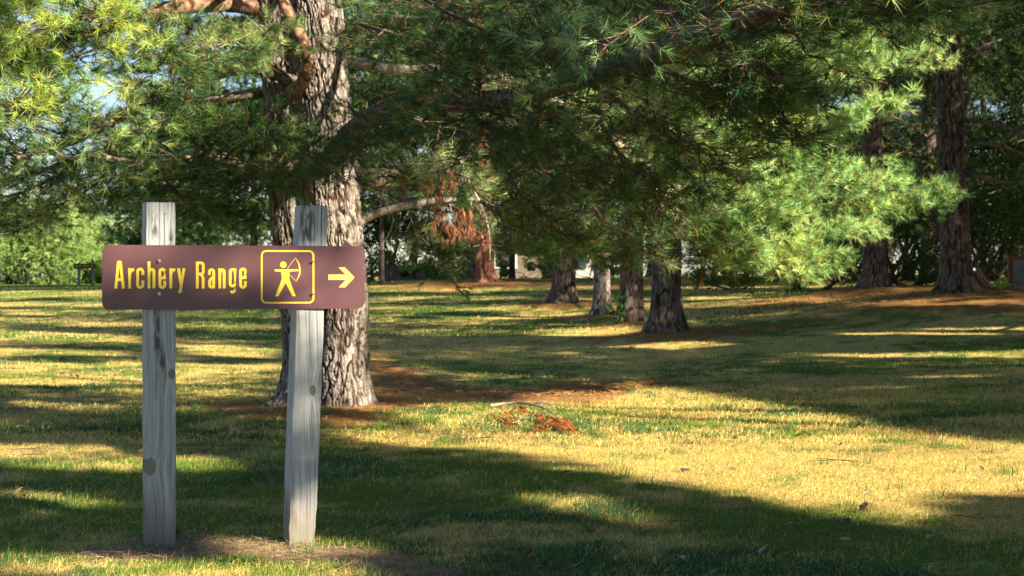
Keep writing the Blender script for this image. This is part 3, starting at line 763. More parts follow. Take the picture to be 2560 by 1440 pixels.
def bough(fol, pts, nsh, slen=(.45, 1.0), t0=.3, sag=.25, lift=.15, mix=(.3, .4, .2, .1), K=9, nl=.115, lat=.75, bare=0., tips=1., down=0., vj=.28):
    """side shoots and needle tufts along a limb polyline"""
    pts = np.asarray(pts, float)
    _, _, C = tube(pts, np.ones(len(pts)), n=3, sub=8)
    T = nrm(np.gradient(C, axis=0)); t = np.clip(t0 + (1 - t0) * (np.arange(nsh) + RNG.random(nsh)) / nsh, 0, .999)
    idx = (t * (len(C) - 1)).astype(int); b = C[idx]; tn = T[idx]
    la = nrm(np.cross(tn, UP)); sgn = np.where(np.arange(nsh) % 2, 1., -1.)[:, None]
    L = (slen[0] + (slen[1] - slen[0]) * RNG.random(nsh)) * (1.15 - .55 * (t - t0) / (1 - t0 + 1e-6))
    d = nrm(tn * (.45 + .4 * RNG.random((nsh, 1))) + la * sgn * (lat + .3 * RNG.random((nsh, 1))) + UP * (RNG.normal(size=(nsh, 1)) * vj - down))
    s = np.linspace(0, 1, K + 1)[None, :, None]
    pos = b[:, None] + d[:, None] * L[:, None, None] * s + UP * (L[:, None, None] * (-sag * s + (sag * .6 + lift) * s * s))
    pos = pos + RNG.normal(size=pos.shape) * .012
    r = .0085 * (1 - s[0, :, 0] * .72) * (.8 + .3)
    A = pos[:, :-1].reshape(-1, 3); B = pos[:, 1:].reshape(-1, 3)
    ra = np.tile(r[:-1], nsh); rb = np.tile(r[1:], nsh)
    fol.seg(A, B, ra, rb)
    # twigs
    m = nsh * K; base = B; sd = nrm(B - A); sl = nrm(np.cross(sd, UP)); sg = np.where(np.arange(m) % 2, 1., -1.)[:, None]
    fr = np.tile(np.arange(1, K + 1) / K, nsh)
    for rep in range(2):
        k = RNG.random(m) < (.35 + .65 * fr)
        nk = k.sum(); tl = (.09 + .20 * RNG.random(nk)) * (1.25 - .6 * fr[k])
        td = nrm(sd[k] * .7 + sl[k] * sg[k] * (1 if rep == 0 else -1) * (.5 + .5 * RNG.random((nk, 1))) + UP * (RNG.normal(size=(nk, 1)) * .35 + .1))
        e = base[k] + td * tl[:, None]
        fol.seg(base[k], e, np.full(nk, .0035), np.full(nk, .002))
        alive = RNG.random(nk) > bare
        for pp, dd, pr in ((e, td, tips), (base[k] + td * (tl * .5)[:, None], nrm(td + .5 * RNG.normal(size=td.shape)), .35)):
            a = alive & (RNG.random(nk) < pr); na = a.sum()
            if na: fol.tuft(pp[a], nrm(dd[a] + UP * .1), np.full(na, nl) * (.62 + .62 * RNG.random(na) ** .8), pal(pp[a], na, mix))
    e = pos[:, -1]; a = RNG.random(nsh) > bare; fol.tuft(e[a], nrm(d[a] + UP * .2), np.full(a.sum(), nl * 1.1), pal(e[a], a.sum(), mix))
def LP(lst): return [P(*q) for q in lst]
def limb(pts, radii, mat, parent, label=None, n=12, noise=.16, name='limb', seed=3):
    V, Fq, _ = tube(pts, radii, n=n, sub=8, noise=noise, seed=seed)
    n0 = len(V); V = np.vstack([V, pts[-1]]); cap = np.array([[n0 - n + k, n0 - n + (k + 1) % n, n0, n0] for k in range(n)])
    o = mesh_np(name, V, Fq, mat, parent, smooth=True, nper=4)
    if label: o['label'] = label
    return o

# ---- the big pine behind the sign
D0 = 15.8
tx0, ty0 = (800 - 1280) / F * D0, D0
zb = G1(tx0, ty0)
big = thing('pine_tree', 'huge double-trunked pine with thick furrowed bark right behind the sign', 'tree', (tx0, ty0, zb))
def px2x(px, d=D0): return (px - 1280) / F * d
def py2z(py, d=D0): return CH - (py - 690) / F * d
zk = [py2z(1040), py2z(900), py2z(780), py2z(560), py2z(430), py2z(200), py2z(0), 7., 15.]
xr = [px2x(q_) for q_ in (855, 853, 852, 835, 826, 803, 789, 760, 700)]
xl = [px2x(q_) for q_ in (752, 762, 755, 728, 720, 706, 694, 650, 560)]
def c_r(z): return (np.interp(z, zk, xr), D0 - .02)
def c_l(z): return (np.interp(z, zk, xl), D0 + .06)
def r_r(z, a): return np.interp(z, [0, .25, .6, 2, 4, 8, 15], [.30, .262, .245, .245, .243, .2, .05]) * (1 + .03 * np.sin(3 * a + z)) + .05 * np.exp(-np.maximum(z - zb, 0) / .12) * np.maximum(0, np.sin(2.5 * a + 1.0)) ** 2
def r_l(z, a): return np.interp(z, [0, .2, .5, 2, 4, 8, 15], [.26, .215, .195, .19, .19, .15, .04]) * (1 + .04 * np.sin(2 * a)) + .11 * np.exp(-np.maximum(z - zb, 0) / .11) * np.exp(-((a - 3.5) / .6) ** 2)
zs = np.r_[np.arange(zb - .12, 4.3, .0085), np.linspace(4.35, 15, 60)]
V1, F1, b1 = stem(c_r, r_r, zs, 280, .022, .027, 11)
V2, F2, b2 = stem(c_l, r_l, zs, 230, .021, .026, 37)
t1 = mesh_np('trunk', V1, F1, M['bark'], big, smooth=True, nper=4, attrs={'bark': b1}); t1['label'] = 'right stem, sunlit pale grey bark'
t2 = mesh_np('trunk', V2, F2, M['bark'], big, smooth=True, nper=4, attrs={'bark': b2}); t2['label'] = 'left stem, shaded dark bark'
for z in np.arange(.1, 2.3, .22): tg((c_r(z)[0] + .10, D0 - .2, z), .22, .5)
for py in (70, 130, 190, 250, 310, 345, 400, 450): tg((c_r(py2z(py))[0] + .05, D0 - .2, py2z(py)), .17, .6)

def gq(px, py):
    t = 18.
    for _ in range(14): t = .5 * t + .5 * (CH - G1((px - 1280) / F * t, t)) * F / (py - 690)
    return np.array([(px - 1280) / F * t, t, G1((px - 1280) / F * t, t)])
for a_ in [(945, 900), (965, 925), (1000, 935), (990, 955), (1040, 960), (950, 970), (1090, 962), (1120, 975)]: tg(gq(*a_), .24, .8)
for a_ in [(1240, 1025), (1300, 1025), (1360, 1040), (1400, 1065)]: tg(gq(*a_), .3, .3)
for a_ in [(1610, 866), (1660, 862), (1710, 858), (1760, 862)]: tg(gq(*a_), .35, 1.2)
f1 = Fol()
L_ = {
 'L1': ([(690, 30, 15.9), (560, 8, 15.6), (420, 22, 15.2), (340, 48, 15.0), (180, 95, 14.5), (0, 150, 14)], [.085, .08, .072, .06, .035, .02], 'limb_red'),
 'L2': ([(735, 205, 15.6), (640, 172, 15.4), (520, 188, 15.1), (400, 235, 14.8), (300, 292, 14.5), (180, 352, 14.2), (40, 395, 13.9)], [.06, .055, .055, .05, .045, .035, .02], 'limb'),
 'L3': ([(680, 232, 15.8), (570, 250, 15.9), (480, 292, 16), (400, 335, 16), (330, 365, 16.1), (230, 388, 16.1), (120, 422, 16.2), (20, 448, 16.3)], [.042, .042, .04, .038, .036, .032, .026, .018], 'limb'),
 'L4': ([(700, 450, 15.7), (610, 412, 15.5), (500, 395, 15.2), (400, 410, 15), (300, 402, 14.8), (215, 382, 14.6)], [.05, .045, .042, .035, .03, .02], 'dead_twig'),
 'L5': ([(650, 222, 15.7), (540, 242, 15.5), (460, 252, 15.3), (380, 242, 15.2), (280, 288, 15.1)], [.02, .018, .017, .014, .01], 'dead_twig'),
 'V': ([(700, -90, 15.3), (703, -10, 15.25), (735, 60, 15.25), (765, 130, 15.3), (764, 195, 15.4), (728, 235, 15.6)], [.05, .052, .055, .058, .062, .07], 'limb_red'),
 'RT': ([(850, 100, 15.8), (890, 68, 15.6), (940, 48, 15.4), (1050, 50, 15), (1200, 35, 14.4)], [.06, .05, .042, .036, .025], 'limb'),
 'R1': ([(800, 440, 15.7), (838, 385, 15.4), (885, 325, 14.8), (990, 262, 14), (1150, 258, 13.2), (1300, 240, 12.4), (1450, 195, 11.6), (1600, 148, 10.8), (1750, 92, 10.1), (1900, 38, 9.6), (2060, -30, 9.1)], [.10, .10, .088, .075, .072, .072, .07, .068, .066, .06, .05], 'limb'),
 'R2': ([(860, 150, 16), (1000, 175, 16.2), (1150, 172, 16.5), (1300, 208, 16.9), (1430, 280, 17.5), (1560, 370, 18.2), (1690, 465, 19), (1800, 520, 19.5)], [.055, .05, .05, .048, .045, .04, .032, .02], 'dead_twig'),
 'R3': ([(815, 522, 15.65), (870, 484, 15.7), (950, 455, 15.95), (1030, 434, 16.2), (1110, 428, 16.4), (1180, 440, 16.5)], [.05, .045, .042, .036, .028, .015], 'limb'),
 'R4': ([(890, 560, 15.9), (950, 530, 16.05), (1030, 512, 16.2), (1100, 500, 16.4), (1180, 498, 16.5), (1250, 520, 16.6)], [.04, .038, .036, .032, .024, .01], 'dead_twig'),
 'R5': ([(885, 430, 15.8), (960, 425, 15.9), (1010, 438, 16), (1070, 470, 16.1)], [.025, .02, .016, .01], 'dead_twig'),
}
for nme, (pl, rr, mt) in L_.items():
    limb(LP(pl), rr, M[mt], big, seed=len(nme) * 7 + int(pl[0][0]))
bough(f1, LP(L_['L1'][0]), 16, (.5, 1.0), .50, mix=(.1, .3, .35, .25))
bough(f1, LP(L_['L2'][0]), 24, (.35, .9), .34, mix=(.2, .45, .25, .1))
bough(f1, LP(L_['L3'][0]), 16, (.35, .8), .4, mix=(.3, .4, .2, .1))
bough(f1, LP(L_['L4'][0]), 12, (.3, .7), .3, mix=(.3, .4, .2, .1))
bough(f1, LP(L_['RT'][0]), 10, (.3, .8), .4)
bough(f1, LP(L_['R1'][0]), 42, (.45, 1.15), .32, mix=(.5, .38, .1, .02), bare=.25, K=10, down=.1)
bough(f1, LP(L_['R2'][0]), 26, (.4, .9), .35, mix=(.3, .4, .2, .1))
bough(f1, LP(L_['R3'][0]), 9, (.3, .6), .6, mix=(.3, .4, .3, .1))
LEFT = [
 [(560, -120, 14.8), (380, -30, 14.2), (200, 40, 13.8), (40, 90, 13.4), (-120, 120, 13)],
 [(450, -60, 14.5), (260, 30, 14), (120, 60, 13.4), (-40, 40, 13)],
 [(300, -60, 14.2), (150, -10, 13.6), (-30, -10, 13)],
 [(420, 30, 15), (330, 90, 14.6), (220, 130, 14.2), (90, 170, 13.9), (-40, 190, 13.6)],
 [(420, 30, 15), (400, 90, 14.7), (420, 130, 14.3), (400, 165, 14)],
 [(560, 10, 15.5), (520, 70, 15), (540, 130, 14.6), (500, 150, 14.3)],
 [(640, 40, 15.5), (600, 90, 15.1), (560, 120, 14.8)],
 [(180, 100, 14.4), (110, 180, 14), (60, 240, 13.7), (20, 260, 13.4)],
 [(180, 350, 14.2), (140, 300, 14), (90, 270, 13.8), (30, 290, 13.6)],
 [(60, 380, 14), (-20, 330, 13.8), (-90, 300, 13.6)],
 [(215, 382, 14.6), (140, 440, 14.8), (60, 480, 15), (-40, 500, 15.2)],
 [(300, 402, 14.8), (250, 450, 15), (180, 500, 15.2), (90, 540, 15.4)],
 [(560, 400, 15.3), (600, 360, 15), (660, 330, 14.7), (700, 330, 14.4)],
 [(500, 395, 15.2), (540, 350, 15), (590, 320, 14.8)],
 [(460, 400, 15.2), (500, 450, 15.4), (560, 480, 15.6), (600, 500, 15.9)],
 [(400, 410, 15), (430, 470, 15.4), (480, 520, 15.8), (560, 560, 16.2)],
 [(620, 260, 15.7), (590, 320, 15.8), (540, 350, 16)],
 [(330, 365, 16.1), (340, 420, 16.3), (330, 460, 16.4)],
 [(20, 448, 16.3), (-40, 480, 16.3), (-100, 520, 16)],
 [(-100, 60, 14), (-20, 110, 13.8), (60, 180, 13.6)],
 [(740, 350, 15.2), (700, 400, 14.9), (660, 440, 14.7)],
 [(150, 470, 16.4), (90, 530, 16.6), (30, 560, 16.8), (-60, 570, 17)],
]
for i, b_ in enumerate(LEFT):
    BR[0] = np.array((1.25, 1.2, .7)) if i in (0, 1, 2, 3, 7, 19) else np.ones(3) * .9  # boughs in the sun get a brighter needle colour than the rest
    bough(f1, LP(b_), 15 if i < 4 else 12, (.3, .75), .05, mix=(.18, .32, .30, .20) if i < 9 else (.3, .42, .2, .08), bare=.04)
    V, Fq, _ = tube(LP(b_), np.linspace(.018, .006, len(b_)), n=5, sub=4)
    f1.seg(V[Fq[:, 0]][::5][:1], V[Fq[:, 3]][::5][:1], np.array([.002]), np.array([.002]))
    q_ = np.array(tube(LP(b_), np.ones(len(b_)), n=3, sub=5)[2]); rr = np.linspace(.02, .007, len(q_)); f1.seg(q_[:-1], q_[1:], rr[:-1], rr[1:])
BR[0] = np.ones(3)
for pxy in [(60, 40), (180, 60), (300, 60), (100, 120), (240, 140), (330, 110), (30, 180), (400, 150), (50, 250), (120, 300), (20, 320), (180, 200), (430, 40)]:
    tg(P(pxy[0], pxy[1], 13.8), .30, .9)
tg(P(620, 425, 15.4), .12, .4); tg(P(540, 402, 15.3), .12, .4); tg(P(500, 30, 15.3), .16, .5); tg(P(390, 40, 15.1), .14, .5)
for a_ in [(930, 535), (1000, 516), (1060, 508)]: tg(P(*a_, 15.6), .13, .4)
for a_ in [(1110, 450), (1090, 510), (1130, 540), (1180, 590), (1215, 630), (1150, 600)]: tg(P(*a_, 16.3), .2, .5)
for a_ in (1350, 1400, 1450, 1500, 1550, 1600): tg(P(a_, 95, 8.8), .22, .35)

# near boughs over the right half, their shade put into darker needle colour
RIGHT = [
 [(1150, 258, 13.2), (1230, 330, 12.8), (1320, 400, 12.5), (1420, 470, 12.2)],
 [(1300, 240, 12.4), (1400, 310, 12.1), (1500, 400, 11.8), (1590, 480, 11.6)],
 [(1450, 195, 11.6), (1560, 260, 11.3), (1680, 330, 11.1), (1790, 400, 11)],
 [(1600, 148, 10.8), (1720, 200, 10.6), (1850, 260, 10.5), (1960, 300, 10.4)],
 [(1750, 92, 10.1), (1830, 130, 10), (1900, 170, 9.9), (1960, 200, 9.9)],
 [(1900, 38, 9.6), (2050, 10, 9.6), (2200, 0, 9.6), (2350, 10, 9.6)],
 [(900, 60, 14.6), (1000, 90, 14), (1110, 130, 13.5), (1200, 150, 13)],
 [(1000, -40, 14), (1120, 30, 13.4), (1250, 90, 13), (1380, 120, 12.6)],
 [(1200, -60, 13), (1330, 0, 12.5), (1460, 50, 12.1), (1600, 70, 11.8)],
 [(1400, -80, 12.2), (1560, -20, 11.8), (1700, 20, 11.4), (1850, 20, 11.2)],
 [(1000, 262, 13.9), (960, 290, 13.8), (920, 330, 13.6), (880, 380, 13.6)],
 [(1050, 200, 14), (1150, 230, 13.5), (1260, 300, 13.2), (1330, 360, 13)],
 [(1300, 60, 12.8), (1420, 140, 12.4), (1540, 180, 12.1), (1660, 240, 11.9)],
 [(1500, 300, 12), (1560, 400, 12), (1640, 480, 12.1), (1700, 530, 12.2)],
 [(1250, 400, 13), (1300, 480, 13), (1370, 540, 13), (1450, 590, 13)],
 [(1150, 420, 16.5), (1200, 480, 16.6), (1260, 540, 16.7), (1300, 590, 16.8)],
 [(1200, 500, 15.5), (1280, 560, 15.5), (1380, 600, 15.6), (1500, 620, 15.8)],
 [(960, 600, 16.6), (1000, 580, 16.6), (1060, 600, 16.6), (1110, 640, 16.6)],
 [(1400, 420, 14), (1450, 500, 14.2), (1520, 560, 14.4), (1600, 620, 14.6)],
 [(1550, 260, 12.6), (1640, 330, 12.6), (1740, 370, 12.8), (1850, 370, 13)],
 [(1650, 40, 12), (1740, 90, 12), (1840, 130, 12.2), (1930, 170, 12.5)],
 [(1100, -60, 15), (1180, 60, 14.8), (1240, 160, 14.6), (1330, 240, 14.4)],
 [(1350, -60, 14), (1500, 80, 13.8), (1620, 190, 13.6), (1760, 260, 13.4)],
 [(930, -80, 15.4), (990, 0, 15.2), (1060, 60, 15), (1150, 90, 14.8)],
 [(1650, -60, 13), (1800, 0, 12.8), (1930, 40, 12.8), (2050, 50, 12.8)],
 [(1850, -80, 11.5), (2020, -50, 11.5), (2200, -30, 11.5), (2400, -10, 11.5)],
]
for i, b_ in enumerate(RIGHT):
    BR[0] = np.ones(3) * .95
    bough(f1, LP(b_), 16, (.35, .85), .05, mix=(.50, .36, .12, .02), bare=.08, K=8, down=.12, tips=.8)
    q_ = np.array(tube(LP(b_), np.ones(len(b_)), n=3, sub=5)[2]); rr = np.linspace(.022, .007, len(q_)); f1.seg(q_[:-1], q_[1:], rr[:-1], rr[1:])
BR[0] = np.ones(3)
# the sprig that catches the sun, close to the camera; its needle colour brightened too
sp_l = [(1620, 40, 9.3), (1540, 90, 8.9), (1450, 98, 8.7), (1380, 88, 8.6)]
q_ = np.array(tube(LP(sp_l), np.ones(4), n=3, sub=5)[2]); rr = np.linspace(.006, .003, len(q_)); fs = Fol(); fs.seg(q_[:-1], q_[1:], rr[:-1], rr[1:])
BR[0] = np.array((1.0, 1.05, 1.3))
bough(fs, LP(sp_l), 7, (.06, .14), .2, mix=(.05, .3, .45, .2), K=2, sag=.1, nl=.10)
BR[0] = np.ones(3)
# upright short boughs standing on the dark limb
for a_ in [(1180, 255, 13), (1210, 258, 12.8), (1370, 225, 12), (1700, 120, 10.4), (1780, 90, 10)]:
    q_ = LP([a_, (a_[0] - 15, a_[1] - 60, a_[2]), (a_[0] + 5, a_[1] - 130, a_[2] + .1)]); limb(q_, [.03, .022, .012], M['limb'], big, n=7)
    bough(f1, q_, 6, (.3, .6), .3, mix=(.5, .4, .1, 0), bare=.3)
# sunlit boughs further back, their sun put into brighter needle colour
CL = [
 [(1500, 250, 18), (1700, 215, 19), (1870, 170, 19.8), (1990, 150, 20.2)],
 [(1500, 330, 18), (1680, 370, 18.8), (1850, 360, 19.4), (2000, 380, 19.8)],
 [(1550, 420, 18.4), (1640, 500, 18.8), (1720, 560, 19), (1820, 570, 19.2)],
 [(1560, 370, 18.2), (1750, 425, 19), (1950, 450, 19.6), (2150, 470, 20), (2350, 478, 20.3)],
 [(1690, 465, 19), (1850, 570, 19.4), (1950, 615, 19.6), (2030, 650, 19.8)],
 [(1690, 465, 19), (1850, 510, 19.4), (2000, 550, 19.6), (2160, 580, 20)],
 [(1450, 290, 17.8), (1700, 290, 18.5), (1950, 230, 19.5), (2150, 170, 20), (2310, 150, 20.3)],
 [(1700, 330, 19), (1900, 330, 19.5), (2050, 310, 19.8), (2220, 260, 20)],
 [(1690, 465, 19), (1730, 540, 19), (1790, 600, 19.1), (1850, 640, 19.2)],
 [(1750, 380, 19.5), (1900, 400, 19.8), (2050, 430, 20.2), (2180, 430, 20.5)],
 [(1650, 420, 19), (1750, 460, 19.3), (1880, 480, 19.5), (1980, 490, 19.6)],
 [(2000, 480, 20), (2120, 510, 20.2), (2250, 520, 20.3), (2300, 500, 20.4)],
 [(1800, 600, 19.5), (1880, 635, 19.6), (1940, 655, 19.6), (1990, 675, 19.6)],
 [(1900, 240, 20), (2030, 160, 20.4), (2180, 110, 20.8), (2260, 110, 21)],
 [(1850, 180, 20.4), (1980, 110, 20.8), (2100, 90, 21.2)],
]
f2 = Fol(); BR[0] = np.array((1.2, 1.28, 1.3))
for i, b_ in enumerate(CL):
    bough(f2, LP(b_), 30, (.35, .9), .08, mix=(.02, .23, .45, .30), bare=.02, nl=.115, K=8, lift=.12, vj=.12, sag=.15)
    q_ = np.array(tube(LP(b_), np.ones(len(b_)), n=3, sub=5)[2]); rr = np.linspace(.028, .008, len(q_)); f1.seg(q_[:-1], q_[1:], rr[:-1], rr[1:])
    for k in range(1, len(b_)):
        for s_ in (0, .5): tg(P(*(np.array(b_[k - 1]) * s_ + np.array(b_[k]) * (1 - s_))) + UP * .1, .42, 1.0)
BR[0] = np.ones(3)
# brownish shaded boughs below and behind them
LOW = [
 [(1560, 400, 18.5), (1500, 500, 18.6), (1480, 570, 18.8), (1530, 620, 19)],
 [(1600, 450, 18.8), (1600, 540, 19.2), (1640, 600, 19.4), (1700, 640, 19.6)],
 [(1450, 400, 18), (1400, 500, 18.3), (1380, 570, 18.6), (1340, 610, 18.8)],
 [(1350, 350, 17.5), (1300, 450, 17.8), (1260, 530, 18), (1230, 590, 18.2)],
 [(1690, 520, 20), (1720, 590, 20.2), (1760, 650, 20.4), (1780, 680, 20.5)],
 [(1300, 480, 19), (1380, 560, 19.5), (1470, 600, 20), (1560, 640, 20.5)],
 [(1100, 300, 17), (1080, 380, 17.3), (1030, 430, 17.6), (980, 470, 18)],
]
for b_ in LOW:
    bough(f1, LP(b_), 16, (.35, .9), .05, mix=(.4, .35, .15, .1), K=7)
    q_ = np.array(tube(LP(b_), np.ones(len(b_)), n=3, sub=5)[2]); rr = np.linspace(.02, .007, len(q_)); f1.seg(q_[:-1], q_[1:], rr[:-1], rr[1:])

# bare dead twigs right of the trunk
def dead_spray(fol, p0, p1, n, ln, curl=.35):
    p0, p1 = np.array(p0), np.array(p1)
    q = p0 + (p1 - p0) * np.linspace(0, 1, 7)[:, None] + RNG.normal(size=(7, 3)) * .02; r = np.linspace(.010, .004, 7); fol.seg(q[:-1], q[1:], r[:-1], r[1:])
    for i in range(n):
        b = p0 + (p1 - p0) * RNG.random(); d = nrm((p1 - p0) / np.linalg.norm(p1 - p0) * .5 + RNG.normal(size=3) * np.array([.7, .5, .6])); L = ln * (.4 + .6 * RNG.random()); c = RNG.normal(size=3) * curl
        s = np.linspace(0, 1, 6)[:, None]; q = b + d * L * s + c * L * s * s * .6; r = np.linspace(.005, .0018, 6)
        fol.seg(q[:-1], q[1:], r[:-1], r[1:])
def spray_part(*a, **k):
    fd = Fol(); dead_spray(fd, *a, **k); V, Fq = fd.segs(); o = mesh_np('dead_twig', V, Fq, M['dead_twig'], big, nper=4); o['label'] = 'bare grey dead twig beside the trunk'
for a_ in [((915, 330, 15.9), (990, 560, 16.1)), ((930, 300, 16), (1010, 400, 16.1)), ((960, 470, 16.1), (1070, 560, 16.3)), ((880, 420, 16), (960, 500, 16.1)), ((1040, 300, 14.5), (1180, 330, 14.2)), ((1010, 400, 16.2), (1130, 400, 16.3)), ((960, 415, 16), (1090, 412, 16.3)), ((900, 230, 16), (950, 420, 16)), ((330, 370, 16), (390, 450, 15.9)), ((640, 60, 15.2), (700, 120, 15.1)), ((1000, 420, 16.2), (1040, 600, 16.3))]:
    spray_part(P(*a_[0]), P(*a_[1]), 10, .38)
for a_ in [(1130, 440), (1180, 470), (1220, 560), (1235, 640), (1150, 560)]:
    spray_part(P(a_[0] - 40, a_[1] - 60, 16.4), P(a_[0], a_[1], 16.3), 5, .25)
limb(LP([(1150, 400, 16.4), (1170, 450, 16.4), (1205, 520, 16.35), (1222, 580, 16.3), (1225, 650, 16.3)]), [.014, .013, .012, .01, .006], M['dead_twig'], big, n=7)
# hanging dead needles
dn_p = []
for (x0, y0, x1, y1, n_) in [(1060, 430, 1140, 470, 24), (1070, 470, 1110, 540, 20), (1080, 520, 1180, 580, 42), (1120, 560, 1200, 610, 22), (1180, 580, 1230, 600, 8), (1196, 600, 1228, 640, 12), (1000, 450, 1012, 490, 6), (1100, 600, 1125, 625, 6), (1048, 450, 1075, 480, 8)]:
    for _ in range(n_): dn_p.append(P(x0 + (x1 - x0) * RNG.random(), y0 + (y1 - y0) * RNG.random(), 16.2 + .25 * RNG.random()))
dn_p = np.array(dn_p); n_ = len(dn_p)
V, C = needles(dn_p, np.tile([[0.05, 0, -1.]], (n_, 1)) + RNG.normal(size=(n_, 3)) * .18, np.full(n_, .085), np.tile(DEAD * 1.1, (n_, 1)) * (.6 + .7 * RNG.random((n_, 1))), per=30, width=.0052, spread=(.7, 1.7), oldfrac=0)
# fine drooping twigs carrying them
o = mesh_np('dead_needles', V, np.arange(len(V)).reshape(-1, 3), M['needle'], big, cols=C); o['label'] = 'rust brown dead needles hanging in bunches'
V, C = needles(np.array([P(1755, 678, 19.2)]), np.array([[0, 0, -1.]]), np.array([.22]), DEAD[None] * .7, per=90, width=.004, spread=(1.3, 2.6), oldfrac=0)
mesh_np('dead_needles', V, np.arange(len(V)).reshape(-1, 3), M['needle'], big, cols=C)

# high crown of the big pine (mostly above the picture)
def crown(x0, y0, z0, H, hb, R, nl, per_limb, seed, gapf=.2, flat=.10, droop=.10, mix=(.3, .4, .2, .1), fol=None, limbr=.05, leanx=0):
    """whorled limbs of a pine; returns tufts with limb segments"""
    rng = np.random.default_rng(seed); fol = fol or Fol()
    n = nl; h = hb + (H - hb) * np.sort(rng.random(n) ** 1.15); az = rng.random(n) * 2 * pi
    tt = (h - hb) / (H - hb); L = R * (.35 + .65 * np.sqrt(np.maximum(0, 1 - tt ** 1.3))) * (.65 + .5 * rng.random(n)) * (1 - .6 * tt)
    u = np.c_[np.cos(az), np.sin(az), np.zeros(n)]; v = np.c_[-np.sin(az), np.cos(az), np.zeros(n)]
    rise = .25 * rng.random(n) - .02 + .35 * tt
    s = np.linspace(0, 1, 7)
    def at(i, sv): return np.c_[np.full(len(i), x0), np.full(len(i), y0), z0 + h[i]] + u[i] * (L[i] * sv)[:, None] + UP * ((rise[i] * L[i] * sv) - droop * L[i] * sv * sv * 1.6)[:, None]
    for k in range(6):
        i = np.arange(n); fol.seg(at(i, np.full(n, s[k])), at(i, np.full(n, s[k + 1])), limbr * (1 - tt * .6) * (1 - .85 * s[k]), limbr * (1 - tt * .6) * (1 - .85 * s[k + 1]))
    m = n * per_limb; i = np.repeat(np.arange(n), per_limb)
    nc = 7; cs = .22 + .8 * rng.random((n, nc)); cl = rng.normal(size=(n, nc)) * .24; ch = rng.normal(size=(n, nc)) * .05
    ci = rng.integers(0, nc, m); sv = cs[i, ci]; la = cl[i, ci] * L[i] * (1.2 - .5 * sv)
    g = rng.normal(size=(m, 3)) * np.array([1, 1, .38]) * (.14 + .075 * L[i])[:, None]
    p = at(i, sv) + v[i] * la[:, None] + g + UP * (ch[i, ci] * L[i] + flat * .3)[:, None]
    d = nrm(u[i] * .8 + g * 2 + v[i] * np.sign(la)[:, None] * .4 + UP * .35)
    c = pal(p, m, mix, .9)
    # side twigs to clump centres
    j = np.repeat(np.arange(n), nc); b = at(j, cs.ravel() * .85); e = at(j, cs.ravel()) + v[j] * (cl.ravel() * L[j] * (1.2 - .5 * cs.ravel()))[:, None]
    fol.seg(b, e, np.full(len(j), .012), np.full(len(j), .005))
    fol.p.append(p); fol.d.append(d); fol.l.append(np.ones(m)); fol.c.append(c)
    return fol
fh = crown(tx0, ty0, zb, 15, 4.4, 5.0, 120, 60, 5)
p, d, l, c = fh.get(); k = keep_mask(p, .0)
p, d, c = p[k], d[k], c[k]
yy = p[:, 1]; inb = (np.abs(p[:, 0]) < yy * 1300 / F) & ((p[:, 2] - CH) < yy * 700 / F); p, d, c = p[~inb], d[~inb], c[~inb]
Vh, Ch = needles(p, d, np.full(len(p), .17), c, per=12, width=.012, back=.1)
# near foliage: keep only what does not rob the sunlit spots (visible boughs lose little)
def carve(f, pb):
    p, d, l, c = f.get(); k = keep_mask(p, pb, ground=False) & keep_mask(p, .55, ground=True); return p[k], d[k], l[k], c[k]
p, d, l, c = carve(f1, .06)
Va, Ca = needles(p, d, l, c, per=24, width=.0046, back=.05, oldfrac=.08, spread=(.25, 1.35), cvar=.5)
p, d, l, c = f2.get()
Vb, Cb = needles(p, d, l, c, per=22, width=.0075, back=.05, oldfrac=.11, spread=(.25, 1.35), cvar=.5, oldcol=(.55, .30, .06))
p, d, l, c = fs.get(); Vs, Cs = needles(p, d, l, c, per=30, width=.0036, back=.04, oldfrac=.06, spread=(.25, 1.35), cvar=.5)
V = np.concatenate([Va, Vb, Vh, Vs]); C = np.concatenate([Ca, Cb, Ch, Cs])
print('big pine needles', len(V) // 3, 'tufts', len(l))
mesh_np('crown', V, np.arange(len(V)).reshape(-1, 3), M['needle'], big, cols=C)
for k_ in range(len(f1.A)):
    m_ = keep_mask((f1.A[k_] + f1.B[k_]) / 2, .25, ground=False); f1.A[k_], f1.B[k_], f1.ra[k_], f1.rb[k_] = f1.A[k_][m_], f1.B[k_][m_], f1.ra[k_][m_], f1.rb[k_][m_]
s1 = f1.segs(); s2 = f2.segs(); s3 = fh.segs(); V, Fq = join([s1, s2, s3, fs.segs()])
tw = mesh_np('twigs', V, Fq, M['twig'], big, nper=4)

